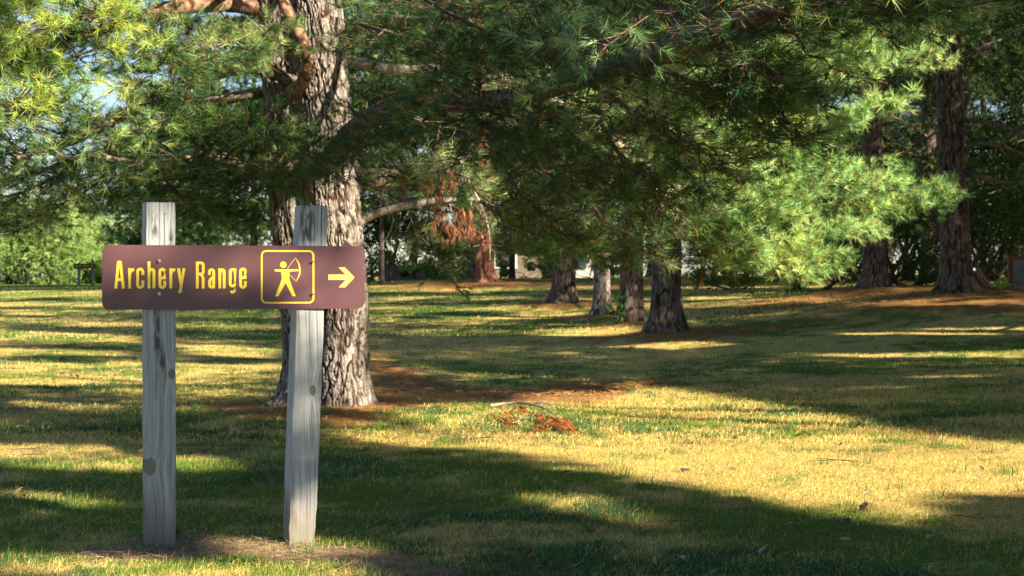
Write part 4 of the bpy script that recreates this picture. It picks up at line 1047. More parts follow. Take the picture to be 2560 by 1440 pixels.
# ---- other pines
def simple_trunk(parent, x, y, z0, r, H, mat, lean=(0, 0), res=(70, 150), seed=1, flare=.75, hi=5.0):
    def cf(z): return (x + lean[0] * (z - z0), y + lean[1] * (z - z0))
    ph = seed * 1.7
    def rf(z, a): return r * np.interp(z - z0, [0, .4, 1.5, 5, H], [1.12, 1.04, .97, .85, .12]) * (1 + .04 * np.sin(2 * a + ph)) + r * flare * np.exp(-np.maximum(z - z0, 0) / (r * .8)) * (.45 + .55 * np.sin(2.6 * a + ph) ** 2)
    zs = np.r_[np.linspace(z0 - .25, z0 + hi, res[1]), np.linspace(z0 + hi + .1, z0 + H, 24)]
    V, Fq, b = stem(cf, rf, zs, res[0], r * .09, r * .20, seed)
    return mesh_np('trunk', V, Fq, mat, parent, smooth=True, nper=4, attrs={'bark': b})
def pine(name, label, x, y, r, H, hb, R, nl, per_limb, seed, nlen, nwid, nper=10, mix=(.3, .4, .2, .1), mat='bark_dark', group=None, carve_g=False, cull=False, lean=(0, 0), trunk_res=(60, 110), pb=.04, hi=5., zoff=0, extra=None, tone=.62):
    z0 = G1(x, y) + zoff
    t = thing(name, label, 'tree', (x, y, z0), group)
    simple_trunk(t, x, y, z0, r, H, M[mat], lean, trunk_res, seed, hi=hi)
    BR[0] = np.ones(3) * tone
    f = crown(x, y, z0, H, hb, R, nl, per_limb, seed, mix=mix, limbr=r * .28)
    p, d, l, c = f.get()
    if extra is not None and len(extra):
        e_ = np.repeat(extra, 3, 0) + RNG.normal(size=(len(extra) * 3, 3)) * (.12 if y < 33 else .3)
        p = np.r_[p, e_]; d = np.r_[d, nrm(RNG.normal(size=e_.shape))]; c = np.r_[c, pal(e_, len(e_), mix)]
    k = keep_mask(p, pb, ground=carve_g); p, d, c = p[k], d[k], c[k]
    if cull:
        yy = np.maximum(p[:, 1], .01); inb = (p[:, 1] > 0) & (p[:, 1] < 30) & (np.abs(p[:, 0]) < yy * 1400 / F + .3) & ((p[:, 2] - CH) < yy * 760 / F + .3); p, d, c = p[~inb], d[~inb], c[~inb]
        k = p[:, 2] > z0 + 2.0; p, d, c = p[k], d[k], c[k]
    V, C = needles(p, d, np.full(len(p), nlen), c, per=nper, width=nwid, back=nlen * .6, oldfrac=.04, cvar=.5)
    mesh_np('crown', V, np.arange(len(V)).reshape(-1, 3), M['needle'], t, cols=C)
    V, Fq = f.segs()
    if cull:
        A = V.reshape(-1, 6, 3).mean(1); inb = (A[:, 1] > 0) & (np.abs(A[:, 0]) < np.maximum(A[:, 1], 0) * 1400 / F + .5) & ((A[:, 2] - CH) < A[:, 1] * 760 / F + .3) & (A[:, 1] < 30)
        Fq = Fq.reshape(-1, 3, 4)[(~inb) & keep_mask(A, .1)].reshape(-1, 4)
    mesh_np('branches', V, Fq, M['twig'], t, nper=4)
    return t
DK = (.5, .38, .1, .02)
MID = [  # label, x, y, r, H, hb, R, mat
 ('nearest dark trunked pine of the row of four across the lawn', 1665, 31, .265, 14, 3.1, 3.3, 'bark_dark', 21),
 ('dark pine with a flared foot second from the right in the row across the lawn', 1578, 36, .235, 14, 3.3, 3.2, 'bark_dark', 22),
 ('slim pine with pale woodpecker scarred bark between two dark trunks', 1503, 41, .185, 13, 3.2, 3.0, 'bark', 23),
 ('pine whose trunk leans a little on the left end of the row across the lawn', 1409, 46, .285, 15, 3.4, 3.6, 'bark_dark', 24),
]
# off-frame pines on the sun side: crowns filled and thinned to shape the lawn's shade
OFFS = [(8.5, 2.9), (9.5, -2.5), (14, -1.5), (12.5, 9.5), (18, 4), (13.5, 14.5), (18.5, 11), (17, 21), (22.5, 16.5), (20.5, 28), (25.5, 23), (24.5, 36), (30, 32), (17, -6), (11.5, 24), (15, 42), (20, 50)]
FOR = [ # x, y, H, R, hb, mix
 (12.6, 52, 16, 4.4, 2.4, DK), (16.5, 50, 17, 4.6, 2.2, DK), (20, 56, 18, 4.6, 2, DK), (9.5, 60, 17, 4.8, 2.6, DK), (14, 64, 19, 5, 2, DK), (24, 62, 19, 5, 2, DK), (7, 84, 20, 5.5, 3, (.3, .4, .2, .1)), (18.5, 70, 20, 5, 2, DK), (11, 72, 20, 5, 1.5, DK), (17, 58, 19, 5, 1.5, DK), (22, 50, 17, 5, 1.5, DK), (27, 72, 21, 6, 1.5, DK), (15, 82, 22, 6, 1.5, DK), (23, 84, 22, 6, 1.5, DK),
 (2.5, 82, 20, 5.5, 3.0, DK), (-2.5, 84, 20, 5.2, 2.8, DK), (-7, 76, 18, 5, 2.4, DK), (5.5, 96, 22, 6, 3.6, DK), (-.5, 98, 22, 6, 3.8, DK), (-9, 92, 20, 5.5, 2.0, DK), (-5, 88, 20, 5.5, 2.2, DK), (0, 90, 20, 5.5, 3.2, DK), (-12, 80, 14, 4.6, 2.6, (.2, .4, .3, .1)), (-16, 88, 12, 4.6, 2.2, (.2, .4, .3, .1)),
 (-20.5, 98, 13, 4.4, 2.0, (.1, .3, .4, .2)), (12, 108, 22, 6, 4, DK), (-5, 66, 15, 4.2, 3.4, DK)]
# tufts added along sun rays to shade chosen lawn, post, sign and trunk spots
gx, gy = sample_wedge(5200, 6, 34, 0.3, 1.0); gzv = gz(gx, gy); sh = ~lit_ground(gx, gy, gzv)
gx, gy, gzv = gx[sh], gy[sh], gzv[sh]; hh = 3.6 + 3.6 * RNG.random(len(gx)) + .06 * gy
FILL = np.c_[gx, gy, gzv] + S * (hh / S[2])[:, None]
sp_ = []
for zz in np.arange(.12, .98, .035):
    for k in range(4): sp_.append(O + UX * (uL + .08 * (RNG.random() - .5)) + UZ * (zz - O[2]) + S * (8.5 + 3 * RNG.random()))
sp_ += [O + UX * uu + UZ * (1.13 - O[2]) + S * (11 + RNG.random()) for uu in (.05, .16)]
for (bx_, by_, z0_, z1_, w_) in ((8.45, 33, 2.3, 6.6, .3), (8.30, 33, .9, 2.3, .12), (8.9, 42, .9, 7, .3), (2.78, 31, .3, 3, .22), (2.5, 36, .9, 3, .2), (1.4, 46, .8, 4, .3)):
    for zz in np.arange(z0_, z1_, .07): sp_ += [np.array([bx_ + (RNG.random() - .5) * w_ * 2, by_, zz]) + S * (9 + 5 * RNG.random()) for _k in range(2)]
FILL = np.r_[FILL, np.array(sp_)]
gx, gy = sample_wedge(26000, 24, 95, 0.4, 2.0); gzv = gz(gx, gy); sh = ~lit_ground(gx, gy, gzv); gx, gy, gzv = gx[sh], gy[sh], gzv[sh]
hh = 6.0 + 4.5 * RNG.random(len(gx)) + .05 * np.maximum(gy - 33, 0)
FILL2 = np.c_[gx, gy, gzv] + S * (hh / S[2])[:, None]
ANCH = np.array([q[:2] for q in OFFS] + [((q[1] - 1280) / F * q[2], q[2]) for q in MID] + [(8.5, 33.), (8.85, 42.), (-.9, 60.), (-1.57, 66.), (5.9, 72.)] + [q[:2] for q in FOR], float)
NOFF = len(OFFS)
own = np.argmin(np.hypot(FILL[:, None, 0] - ANCH[None, :NOFF, 0], FILL[:, None, 1] - ANCH[None, :NOFF, 1]), 1)
dd2 = np.hypot(FILL2[:, None, 0] - ANCH[None, :, 0], FILL2[:, None, 1] - ANCH[None, :, 1]); own2 = np.argmin(dd2, 1)
own2[dd2.min(1) > 6.5] = -1
def extra_for(k): return np.r_[FILL[own == k], FILL2[own2 == k]]  # added shade tufts that go into the crown of each pine
for im, (lb, px, d_, r_, H_, hb_, R_, mt, sd_) in enumerate(MID):
    pine('pine_tree', lb, (px - 1280) / F * d_, d_, r_, H_, hb_, R_, 60, 75, sd_, .15, .0125, mix=(.42, .38, .15, .05), mat=mt, group='pines in a row across the lawn', lean=(.012 if px > 1450 else .02, 0), carve_g=True, pb=.25, trunk_res=(90, 200), extra=extra_for(NOFF + im))
t5 = pine('pine_tree', 'tall grey pine standing alone at the right with a surface root and bare lower branches', (2392 - 1280) / F * 33, 33, .265, 16, 5.2, 4.2, 60, 80, 31, .16, .013, mix=DK, mat='bark_dark', carve_g=True, pb=.3, lean=(-.035, 0), trunk_res=(110, 260), extra=extra_for(NOFF + 4))
rt = np.array([gpt(2440, 0, 32.9) + UP * .35, gpt(2462, 0, 32.8) + UP * .12, gpt(2490, 0, 32.7) + UP * .05, gpt(2540, 0, 32.6) + UP * .02, gpt(2570, 0, 32.5) - UP * .05])
limb(rt, [.10, .07, .055, .045, .03], M['limb_red'], t5, name='surface_root', n=8)
for a_ in [[(2395, 300, 33), (2470, 305, 32.5), (2540, 330, 32), (2620, 380, 31.5)], [(2400, 385, 33), (2440, 360, 32.6), (2500, 365, 32.2), (2600, 400, 31.8)], [(2410, 430, 33), (2480, 450, 32.6), (2600, 470, 32.2)], [(2500, 365, 32.2), (2540, 325, 32), (2600, 290, 31.8)], [(2385, 520, 33), (2300, 515, 33), (2250, 512, 33)], [(2390, 140, 33), (2430, 130, 33), (2500, 100, 33), (2560, 90, 32)], [(2360, 290, 32.9), (2340, 300, 32.7), (2330, 315, 32.6)]]:
    limb(LP(a_), np.linspace(.055, .025, len(a_)), M['limb'], t5, n=8)
pine('pine_tree', 'dark pine on a rust coloured mound half hidden by the bright boughs', (2186 - 1280) / F * 42, 42, .27, 16, 4.0, 4.2, 60, 75, 32, .18, .016, mix=DK, carve_g=True, pb=.3, lean=(-.01, 0), extra=extra_for(NOFF + 5))
pine('pine_tree', 'red-barked pine left of the row with dead needles hanging before it', (1214 - 1280) / F * 60, 60, .30, 16, 3.4, 4.2, 50, 70, 33, .22, .022, mix=DK, mat='bark_red', lean=(-.03, 0), extra=extra_for(NOFF + 6))
pine('pine_tree', 'black shaded pine trunk just behind the red-barked one', (1178 - 1280) / F * 66, 66, .34, 16, 3.6, 4.2, 50, 70, 34, .24, .024, mix=DK, lean=(.01, 0), extra=extra_for(NOFF + 7))
pine('pine_tree', 'thin far pine seen between the two right trunks of the row', (1632 - 1280) / F * 72, 72, .22, 15, 3.6, 4.0, 45, 60, 35, .26, .028, mix=DK, extra=extra_for(NOFF + 8))

if True:
    for i, (x, y) in enumerate(OFFS):
        pine('pine_tree', 'unseen pine to the right of the picture, its crown shaped to shade the lawn', x, y, .26, 14.5, 2.6, 4.6, 70, 95, 200 + i, .30, .03, nper=8, mix=DK, group='pines to the right of the picture', carve_g=True, cull=True, trunk_res=(24, 20), pb=.0, extra=extra_for(i))

# forest behind
THK = [(-34.5, 116, 6, 4.2), (-31, 114, 5.5, 5.0), (-36, 124, 7, 6.5), (-28.4, 117, 4.6, 3.8), (-25.4, 115, 4.2, 2.8), (-30, 124, 6, 6.0), (-24, 122, 6, 5.2), (-39, 118, 6, 5)]
for (x, y, w_, h_) in THK: tg((x, y - 1, G1(x, y) + h_ * .5), w_ * .65, 3.)
for i, (x, y, H_, R_, hb_, mx_) in enumerate(FOR):
    far = y / 60
    side = 'right' if x > 8 else ('middle' if x > -6 else 'left')
    pine('pine_tree', {'right': 'dark pine in the dense wood behind the right mound', 'middle': 'dark pine in the wood in front of the pale building', 'left': 'green pine at the far edge of the lawn left of the big trunk'}[side],
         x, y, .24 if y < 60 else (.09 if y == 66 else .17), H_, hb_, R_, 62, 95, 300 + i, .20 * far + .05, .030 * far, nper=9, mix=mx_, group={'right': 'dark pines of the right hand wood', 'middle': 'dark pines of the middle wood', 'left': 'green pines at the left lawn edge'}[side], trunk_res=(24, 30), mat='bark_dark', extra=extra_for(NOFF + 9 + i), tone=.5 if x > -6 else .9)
# ------------------------------------------------------------------ leafy shrubs
print('shrubs')
def shrub(name, label, cat, x, y, wd, h, n, leaf, cols, seed, group=None, stems=9, zlow=.1, depth=None, needle=False):
    rng = np.random.default_rng(seed); z0 = G1(x, y); t = thing(name, label, cat, (x, y, z0), group)
    nc = max(7, int(wd * h * 2.2)); dp = depth or wd * .6
    cc = np.c_[(rng.random(nc) - .5) * wd, (rng.random(nc) - .5) * dp, zlow * h + rng.random(nc) ** .8 * h * .85]
    cr = (.20 + .22 * rng.random(nc)) * min(wd, h)
    k = np.abs(cc[:, 0] / (wd * .5)) ** 2 + (cc[:, 2] / h) ** 2.2 < 1.15; cc, cr = cc[k], cr[k]
    i = rng.integers(0, len(cc), n); d = nrm(rng.normal(size=(n, 3))); rr = cr[i] * (.55 + .5 * rng.random(n))
    p = cc[i] + d * rr[:, None] * np.array([1, 1, .75]) + np.array([x, y, z0]); p[:, 2] = np.maximum(p[:, 2], z0 + .02)
    tone = fbm(cc * 1.3 + seed, seed, 2)[i]; c1, c2 = np.array(cols[0]), np.array(cols[1])
    c = (c1 + (c2 - c1) * np.clip((tone - .3) * 2.5, 0, 1)[:, None]) * (.7 + .6 * rng.random((n, 1)))
    if needle:
        V, C = needles(p, nrm(d + UP * .4), np.full(n, leaf * 2.2), c, per=8, width=leaf * .3, back=leaf, rng=rng, oldfrac=.06); Fc = np.arange(len(V)).reshape(-1, 3); mesh_np('foliage', V, Fc, M['needle'], t, cols=C)
    else:
        a = nrm(np.cross(d, rng.normal(size=(n, 3)))); b = nrm(np.cross(d, a) + rng.normal(size=(n, 3)) * .5)
        s = leaf * (.6 + .7 * rng.random(n))[:, None]
        V = np.stack([p - a * s * .9, p + b * s * .45 + d * s * .12, p + a * s * .9, p - b * s * .45 + d * s * .12], 1).reshape(-1, 3)
        mesh_np('foliage', V, np.arange(len(V)).reshape(-1, 4), M['leaf'], t, cols=np.repeat(c, 4, 0), nper=4)
    j = rng.integers(0, len(cc), stems); A = np.c_[x + (rng.random(stems) - .5) * wd * .4, y + (rng.random(stems) - .5) * dp * .3, np.full(stems, z0 - .05)]
    B = cc[j] + np.array([x, y, z0]); mid = (A + B) / 2 + rng.normal(size=(stems, 3)) * .08 * wd; mid[:, 2] = np.maximum(mid[:, 2], z0 + .1 * h)
    V1, F1_ = segs_mesh(A, mid, np.full(stems, .02 * h + .004), np.full(stems, .014 * h + .003)); V2, F2_ = segs_mesh(mid, B, np.full(stems, .014 * h + .003), np.full(stems, .006 * h + .002))
    V, Fq = join([(V1, F1_), (V2, F2_)]); mesh_np('stems', V, Fq, M['twig'], t, nper=4)
    return t
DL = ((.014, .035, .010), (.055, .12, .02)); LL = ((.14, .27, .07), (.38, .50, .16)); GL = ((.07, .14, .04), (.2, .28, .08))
for i, (x, y, w_, h_) in enumerate([(6.6, 50, 3.2, 1.3), (8.2, 48, 3.4, 2.0), (10.3, 46.5, 3.4, 2.8), (12.2, 45, 3.6, 3.4), (14.4, 44, 3.6, 3.6), (10.9, 41.5, 2.4, 2.6), (12.9, 40, 2.6, 3.0), (9.4, 53, 4, 3.6), (12.5, 55, 5, 4.6), (16, 52, 5, 5), (12, 78, 7, 5.5), (17, 80, 7, 6), (22, 76, 7, 6), (27, 80, 8, 6.5), (19, 64, 6, 5), (24, 66, 6, 5.5), (12.5, 66, 5, 4.5)]):
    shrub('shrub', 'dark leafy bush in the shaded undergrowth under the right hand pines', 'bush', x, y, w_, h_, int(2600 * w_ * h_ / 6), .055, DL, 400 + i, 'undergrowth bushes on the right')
for i, (x, y, w_, h_) in enumerate(THK):
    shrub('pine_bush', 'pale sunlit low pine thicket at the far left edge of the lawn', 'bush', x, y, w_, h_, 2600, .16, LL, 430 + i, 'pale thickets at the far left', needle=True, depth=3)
for i, (x, y, w_, h_, cset) in enumerate([(-5.4, 70, 3, 1.5, GL), (-3.6, 72, 3, .9, DL), (.6, 70, 3.4, .8, GL), (2.2, 72, 3, .7, GL), (-2.9, 74, 2, 1.0, DL), (-8.6, 74, 3, 2.4, GL), (7.9, 62, 2.6, .7, ((.16, .17, .08), (.34, .33, .18))), (8.9, 60, 2.2, .6, ((.16, .17, .08), (.34, .33, .18))), (-20.5, 106, 5, 2.2, DL), (-17, 104, 5, 2.6, GL), (4.5, 88, 5, 1.6, GL), (-12.5, 100, 6, 3, GL), (-8.4, 96, 5, 5.5, DL), (-6, 90, 4, 4.5, GL), (-4, 122, 9, 6, DL), (5, 124, 9, 6, DL), (-12, 118, 8, 6, DL)]):
    shrub('shrub', ['broad green bush before the far building', 'low dark bush before the far building', 'low green weeds right of the red-barked pine', 'small green bush left of the leaning pine', 'short dark bush behind the black trunk', 'bushy green shrub far behind the sign', 'straw coloured weeds round the marker post', 'dry pale weeds beside the right marker post', 'dark bush behind the far sign', 'green bush right of the far sign', 'green bush beyond the row of pines', 'green bush at the far lawn edge', 'tall dark bush seen right of the big trunk', 'rounded green bush beside the tall dark bush', 'dark bush looming behind the left end of the far building', 'dark bush looming behind the right end of the far building', 'dark bush at the wood edge left of the far building'][i], 'bush', x, y, w_, h_, 1800, .07 if y < 80 else .1, cset, 450 + i)
shrub('weed', 'bright green weed at the foot of the right hand post board', 'plant', (2512 - 1280) / F * 32, 32, .35, .28, 160, .035, ((.09, .22, .03), (.16, .36, .05)), 470, stems=5)
shrub('weed', 'dark green flat weed in the bare dirt below the sign', 'plant', (595 - 1280) / F * 7.7, 7.7, .15, .035, 60, .014, ((.03, .10, .02), (.07, .18, .03)), 471, stems=5)
shrub('weed', 'green weed growing on the leaning trunk side of the second pine', 'plant', (1545 - 1280) / F * 35.6, 35.4, .4, .7, 300, .05, ((.03, .08, .02), (.06, .15, .035)), 472, stems=6)

# far bright field tree line glimpses
# ------------------------------------------------------------------ far building
M['wall'] = noise_col('stone_wall', (.12, .095, .07), (.22, .18, .14), 3, .9, 8, .8, 14)
M['white'] = noise_col('white_siding', (.42, .41, .40), (.58, .57, .56), 1.5, .7)
M['glass'] = noise_col('dark_window', (.02, .03, .04), (.05, .07, .09), 2, .15, spec=.6)
M['roof'] = noise_col('grey_shingle', (.10, .09, .085), (.18, .165, .15), 6, .9)
M['brown'] = noise_col('brown_painted_wood', (.13, .045, .03), (.24, .09, .06), 12, .6)
M['grey'] = noise_col('grey_sheet', (.13, .125, .135), (.22, .215, .23), 4, .6)
M['orange'] = noise_col('orange_marker', (.55, .20, .05), (.70, .30, .08), 20, .6)
M['yellowp'] = noise_col('yellow_marker', (.70, .50, .05), (.80, .62, .10), 20, .6)
M['oldpost'] = noise_col('grey_post', (.10, .12, .15), (.24, .26, .28), 14, .9, stretch=(4, 4, 1))
M['darkpanel'] = noise_col('dark_brown_board', (.05, .022, .018), (.08, .035, .028), 6, .7)
bx, by = 1.2, 108.0; bz = G1(bx, by)
B = thing('building', 'pale low park building with stone walls seen far off between the trunks', 'building', (bx, by, bz))
def part(name, boxes, mat, parent=None, bevel=.01):
    mb = MB()
    for c, d in boxes: mb.box(c, d)
    return mb.build(name, mat, parent or B, bevel)
wb = part('wall', [((-.4, 3, 1.3), (11, 6, 3.0))], M['wall'])
part('wall', [((3.6, -.6, 1.5), (2.6, 1.1, 3.0))], M['white'])['label'] = 'white siding bay'
part('roof', [((0.2, 2.6, 3.06), (13.4, 8.2, .22)), ((.2, 3.2, 3.32), (11, 5.4, .3)), ((.2, 3.4, 3.6), (8, 3, .25))], M['roof'])
for x_, w_ in ((-3.6, 1.6), (-1.6, 1.2), (1.2, .8)):
    fr_ = part('window', [((x_, -.04, 1.5), (w_ + .24, .1, 1.5))], M['white']); part('pane', [((x_, -.1, 1.5), (w_, .04, 1.26))], M['glass'], fr_)
dr_ = part('door', [((2.4, -.05, 1.05), (1.0, .1, 2.1))], M['glass'])
for x_ in (3.0, 4.2): part('window', [((x_, -1.17, 1.5), (.8, .04, 1.6))], M['glass'])
mb = MB(); mb.box((-5.0, 88, G1(-5, 88) + .35), (3.2, .3, .9)); mb.box((-5.0, 88, G1(-5, 88) + .83), (3.3, .36, .06)); o = mb.build('stone_wall', M['grey'], None, .01); tag(o, 'short grey wall far off left of the red-barked pine', 'wall')

# ------------------------------------------------------------------ far sign
fx, fy = (213 - 1280) / F * 104, 104.; fz = G1(fx, fy)
fs = thing('park_sign', 'small distant brown park sign with yellow lettering on two grey posts', 'sign', (fx, fy, fz))
def addp(parent, name, c, d, mat, bevel=.004, rot=0):
    mb = MB(); mb.box(c, d); o = mb.build(name, mat, parent, bevel); o.rotation_euler = (0, rot, 0); return o
s_ = 104 / F
addp(fs, 'post', (-16 * s_, .06, .67), (.13, .13, 1.44), M['oldpost']); addp(fs, 'post', (18 * s_, .06, .75), (.13, .13, 1.6), M['oldpost'])
pn = addp(fs, 'sign_panel', (0, -.03, 1.17), (56 * s_, .04, .30), M['darkpanel'])
M['amber'] = noise_col('amber_letters', (.45, .26, .03), (.62, .38, .05), 8, .5)
mb = MB(); xx = -24 * s_
for wd_ in (.10, .06, .06, .09, .0, .08, .07, .05, .07, .06, .0, .10, .07, .0, .13):
    if wd_ == 0: xx += .09; continue
    mb.box((xx + wd_ / 2, -.055, 1.17 + (.015 if wd_ > .085 else 0)), (wd_ * .8, .006, .13 if wd_ < .09 else .17)); xx += wd_ + .012
mb.build('lettering', M['amber'], pn)

# ------------------------------------------------------------------ board at the right edge
kx, ky = (2560 - 1280) / F * 34, 34.; kz = G1(kx, ky)
K_ = thing('notice_board', 'grey board in a brown wooden frame cut by the right picture edge', 'board', (kx, ky, kz))
addp(K_, 'post', (-.27, 0, .29), (.09, .09, .72), M['brown']); addp(K_, 'post', (1.1, 0, .29), (.09, .09, .72), M['brown'])
addp(K_, 'panel', (.41, 0, .30), (1.27, .03, .52), M['grey']); addp(K_, 'top_rail', (.41, 0, .60), (1.27, .07, .07), M['brown'])

# ------------------------------------------------------------------ marker posts
for (px, py0, py1, d_, mt, lb) in ((1785, 665, 706, 62, 'orange', 'orange marker post in the weeds beyond the bright bough'), (1816, 662, 700, 66, 'yellowp', 'slim yellow marker post right of the orange one')):
    x = (px - 1280) / F * d_; z0 = G1(x, d_); zt = CH - (py0 - 690) / F * d_
    mb = MB(); mb.lathe([(.055 if mt == 'orange' else .04, -.1), (.055 if mt == 'orange' else .04, zt - z0 - .05), (.03, zt - z0), (.005, zt - z0 + .01)], (0, 0, 0), (0, 0, 1), 10)
    mp_ = thing('marker_post', lb, 'post', (x, d_, z0)); mb.build('pole', M[mt], mp_)
    mb = MB(); mb.lathe([(.058, .45), (.058, .53)], (0, 0, 0), (0, 0, 1), 10); mb.build('band', M['glass'], mp_)

# ------------------------------------------------------------------ fallen branch
d_ = 4300 * 1.25 / (1040 - 690) ; d_ = 15.6
br = thing('fallen_branch', 'fallen pale branch with rust coloured dead needles lying on the sunlit lawn', 'branch', tuple(gpt(1330, 0, d_)))
def gp(px, py, lift=0):
    """ground point seen at a photo pixel, raised by lift"""
    t = 15.
    for _ in range(12):
        x = (px - 1280) / F * t; t = .5 * t + .5 * (CH - G1(x, t)) * F / (py - 690)
    return np.array([(px - 1280) / F * t, t, G1((px - 1280) / F * t, t) + lift])
def lift_pt(px, py, base_py):
    b = gp(px, base_py); return np.array([b[0], b[1], b[2] + (base_py - py) / F * b[1]])
main = [lift_pt(1226, 1014, 1022), lift_pt(1262, 1009, 1024), lift_pt(1300, 1008, 1028), lift_pt(1330, 1012, 1036), lift_pt(1360, 1020, 1044), lift_pt(1390, 1040, 1060), lift_pt(1412, 1062, 1076)]
limb(main, [.014, .015, .014, .012, .008, .005, .002], M['dead_twig'], br, name='branch_wood', n=8)
limb([lift_pt(1335, 1010, 1034), lift_pt(1356, 1004, 1036), lift_pt(1376, 1012, 1038), lift_pt(1392, 1030, 1040)], [.008, .007, .006, .003], M['dead_twig'], br, name='branch_wood', n=6)
limb([lift_pt(1304, 1040, 1048), lift_pt(1296, 1052, 1058), lift_pt(1275, 1058, 1062)], [.007, .006, .003], M['dead_twig'], br, name='branch_wood', n=6)
fb = Fol()
tips = []
for a_, b_ in [((1265, 1010), (1250, 1050)), ((1300, 1010), (1304, 1036)), ((1340, 1014), (1350, 1060)), ((1360, 1020), (1370, 1075)), ((1370, 1025), (1395, 1072)), ((1385, 1040), (1420, 1085)), ((1350, 1018), (1340, 1080)), ((1380, 1035), (1385, 1068)), ((1395, 1045), (1428, 1078)), ((1300, 1012), (1270, 1066)), ((1250, 1052), (1262, 1068)), ((1380, 1050), (1350, 1078))]:
    A = lift_pt(a_[0], a_[1], a_[1] + 14); Bp = lift_pt(b_[0], b_[1], b_[1] + 4); mdp = (A + Bp) / 2 + UP * .03
    fb.seg(np.array([A, mdp]), np.array([mdp, Bp]), np.array([.004, .003]), np.array([.003, .0015])); tips += [Bp, (Bp + mdp) / 2]
V, Fq = fb.segs(); mesh_np('twigs', V, Fq, M['dead_twig'], br, nper=4)
tips = np.array([t for t in tips for _ in range(3)]) + RNG.normal(size=(len(tips) * 3, 3)) * np.array([.035, .05, .008]); n_ = len(tips)
V, C = needles(tips, np.tile([[.55, -.8, -.25]], (n_, 1)) + RNG.normal(size=(n_, 3)) * .2, np.full(n_, .10), np.tile((.62, .22, .06), (n_, 1)) * (.7 + .5 * RNG.random((n_, 1))), per=30, width=.008, spread=(1.2, 2.6), oldfrac=0)
V[:, 2] = np.maximum(V[:, 2] + .02, gz(V[:, 0], V[:, 1]) + .03)
mesh_np('dead_needles', V, np.arange(len(V)).reshape(-1, 3), M['litter'], br, cols=C)

# ------------------------------------------------------------------ cones, stems and leaves
M['cone'] = noise_col('pine_cone', (.10, .055, .035), (.34, .25, .20), 40, .8)
def cone(x, y, L, r, ax, label, group=None):
    mb = MB(); n = 46; ax = nrm(np.array(ax, float)); u = nrm(np.cross(ax, [.1, .2, 1.])); v = np.cross(ax, u)
    mb.lathe([(r * .25, 0), (r * .5, L * .3), (r * .4, L * .7), (r * .1, L)], (0, 0, 0), ax, 8)
    for k in range(n):
        t = k / n; a = k * 2.39996; o_ = u * cos(a) + v * sin(a); c_ = ax * (L * (.05 + .9 * t)); rr = r * (1 - .55 * t) * (.9 + .2 * random.random())
        s_ = np.cross(ax, o_) * rr * .38; e = c_ + o_ * rr + ax * rr * .25
        mb.add([c_ + s_ * .4, c_ - s_ * .4, e - s_, e + ax * .004, e + s_, c_ + ax * rr * .12], [(0, 1, 2, 3), (0, 3, 4), (0, 4, 5), (1, 5, 2), (5, 4, 3), (5, 3, 2)])
    o = mb.build('pine_cone', M['cone'], None); o.location = (x, y, G1(x, y) + r * .8); tag(o, label, 'pine cone', group); return o
p_ = gp(447, 1352); cone(p_[0], p_[1], .055, .022, (-.35, -.2, .8), 'small open pine cone beside the foot of the left post')
p_ = gp(2150, 1283); cone(p_[0], p_[1], .06, .022, (.6, .2, .5), 'pale pine cone at the edge of the shade on the right lawn')
p_ = gp(2132, 1314); cone(p_[0], p_[1], .09, .022, (-.9, .3, .1), 'dark pine cone lying flat in the shade on the right lawn')
p_ = gp(165, 936); cone(p_[0], p_[1], .09, .022, (-.9, .3, .1), 'dark pine cone on the sunlit lawn left of the sign')
# dry weed stalks left of the trunk
ws = thing('weed_stalks', 'two thin dry weed stalks beside the left foot of the big trunk', 'plant', tuple(gp(678, 1000)))
for base_px, top in ((678, (650, 955)), (683, (675, 958)), (690, (690, 950))):
    b0_ = gp(base_px, 1005); dd = b0_[1]; tp = P(top[0], top[1], dd); md = (b0_ + tp) / 2 + np.array([.02, 0, .02])
    limb([b0_, md, tp], [.004, .003, .0015], M['twig'], ws, name='stalk', n=5)
st = thing('weed_stalk', 'single thin stalk standing in the dirt between the posts', 'plant', tuple(gp(691, 1410)))
limb([gp(691, 1410), gp(691, 1410) + np.array([-.006, 0, .035]), gp(691, 1410) + np.array([-.012, 0, .065])], [.0018, .0015, .0025], M['twig'], st, name='stalk', n=5)
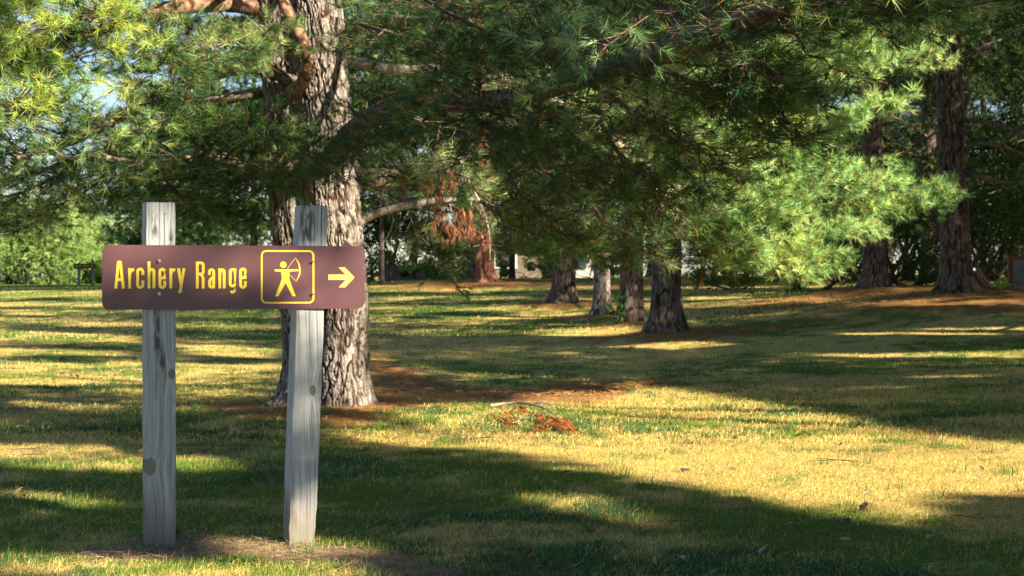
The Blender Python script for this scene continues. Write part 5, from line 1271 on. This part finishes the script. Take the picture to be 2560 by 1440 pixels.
# fallen leaves
rngl = np.random.default_rng(9)
LC = noise_col('dry_leaf', (.26, .17, .09), (.50, .40, .28), 20, .7)
spots = [(690, 945), (640, 942), (2170, 1245), (1160, 1010), (1780, 1015), (560, 1040), (880, 1100), (1420, 1190), (1210, 1330), (2100, 1120), (2450, 1180), (1050, 1005), (1900, 860), (1710, 960)] + [(int(a), int(b)) for a, b in zip(rngl.integers(30, 2540, 34), 760 + 660 * rngl.random(34) ** 1.3)]
lm = None
for k, (px, py) in enumerate(spots):
    g_ = gp(px, py)
    mb = MB(); L = .035
    mb.add([(-L, 0, 0), (-L * .3, L * .42, .008), (L * .5, L * .35, .01), (L, 0, .004), (L * .45, -L * .38, .012), (-L * .35, -L * .4, .006), (0, 0, 0)], [(0, 6, 1), (1, 6, 2), (2, 6, 3), (3, 6, 4), (4, 6, 5), (5, 6, 0)])
    if lm is None:
        o = mb.build('fallen_leaf', LC, None); lm = o
    else:
        o = lm.copy(); COL.objects.link(o)
    o.location = (g_[0], g_[1], g_[2] + .022); o.rotation_euler = (rngl.random() * .6, rngl.random() * .6, rngl.random() * 6)
    o.scale = (.9 + .7 * rngl.random(),) * 3
    tag(o, 'small pale dry leaf lying on the lawn', 'leaf', 'dry leaves scattered on the lawn')
tw0 = None
for k in range(30):
    px, py = rngl.integers(20, 2540), 900 + 520 * rngl.random() ** 1.2
    if tw0 is None:
        mb = MB(); V_, F_, _c = tube(np.array([(-.10, 0, 0), (-.04, .012, .006), (.03, -.006, .01), (.11, .02, .002)]), [.0032, .003, .0025, .0012], n=5, sub=3)
        mb.add(V_, [tuple(int(i) for i in f) for f in F_]); V_, F_, _c = tube(np.array([(.0, .0, .008), (.03, .03, .015), (.06, .045, .01)]), [.0018, .0015, .0008], n=4, sub=3); mb.add(V_, [tuple(int(i) for i in f) for f in F_])
        o = mb.build('fallen_twig', M['twig'], None); tw0 = o
    else: o = tw0.copy(); COL.objects.link(o)
    g_ = gp(px, py); o.location = (g_[0], g_[1], g_[2] + .016); s0 = .6 + .9 * rngl.random(); o.scale = (s0 * 1.3, s0 * 1.3, s0); o.rotation_euler = (rngl.normal() * .08, rngl.normal() * .08, rngl.random() * 6.28)
    tag(o, 'short thin brown twig lying on the lawn', 'twig', 'small twigs scattered on the lawn')
for k, (px, py) in enumerate([(1700, 1180), (1030, 1235), (560, 1075), (2330, 930), (1480, 1330), (905, 1130)]):
    p_ = gp(px, py); cone(p_[0], p_[1], .075, .02, (rngl.normal(), rngl.normal(), .1), ['small cone in the sunny lawn left of the shade edge', 'cone in the shade right of the right post', 'cone lying between the two posts further back', 'cone far out on the shaded right lawn', 'cone in the dark grass at the bottom middle', 'cone in the grass just right of the big trunk foot'][k])
print('done')
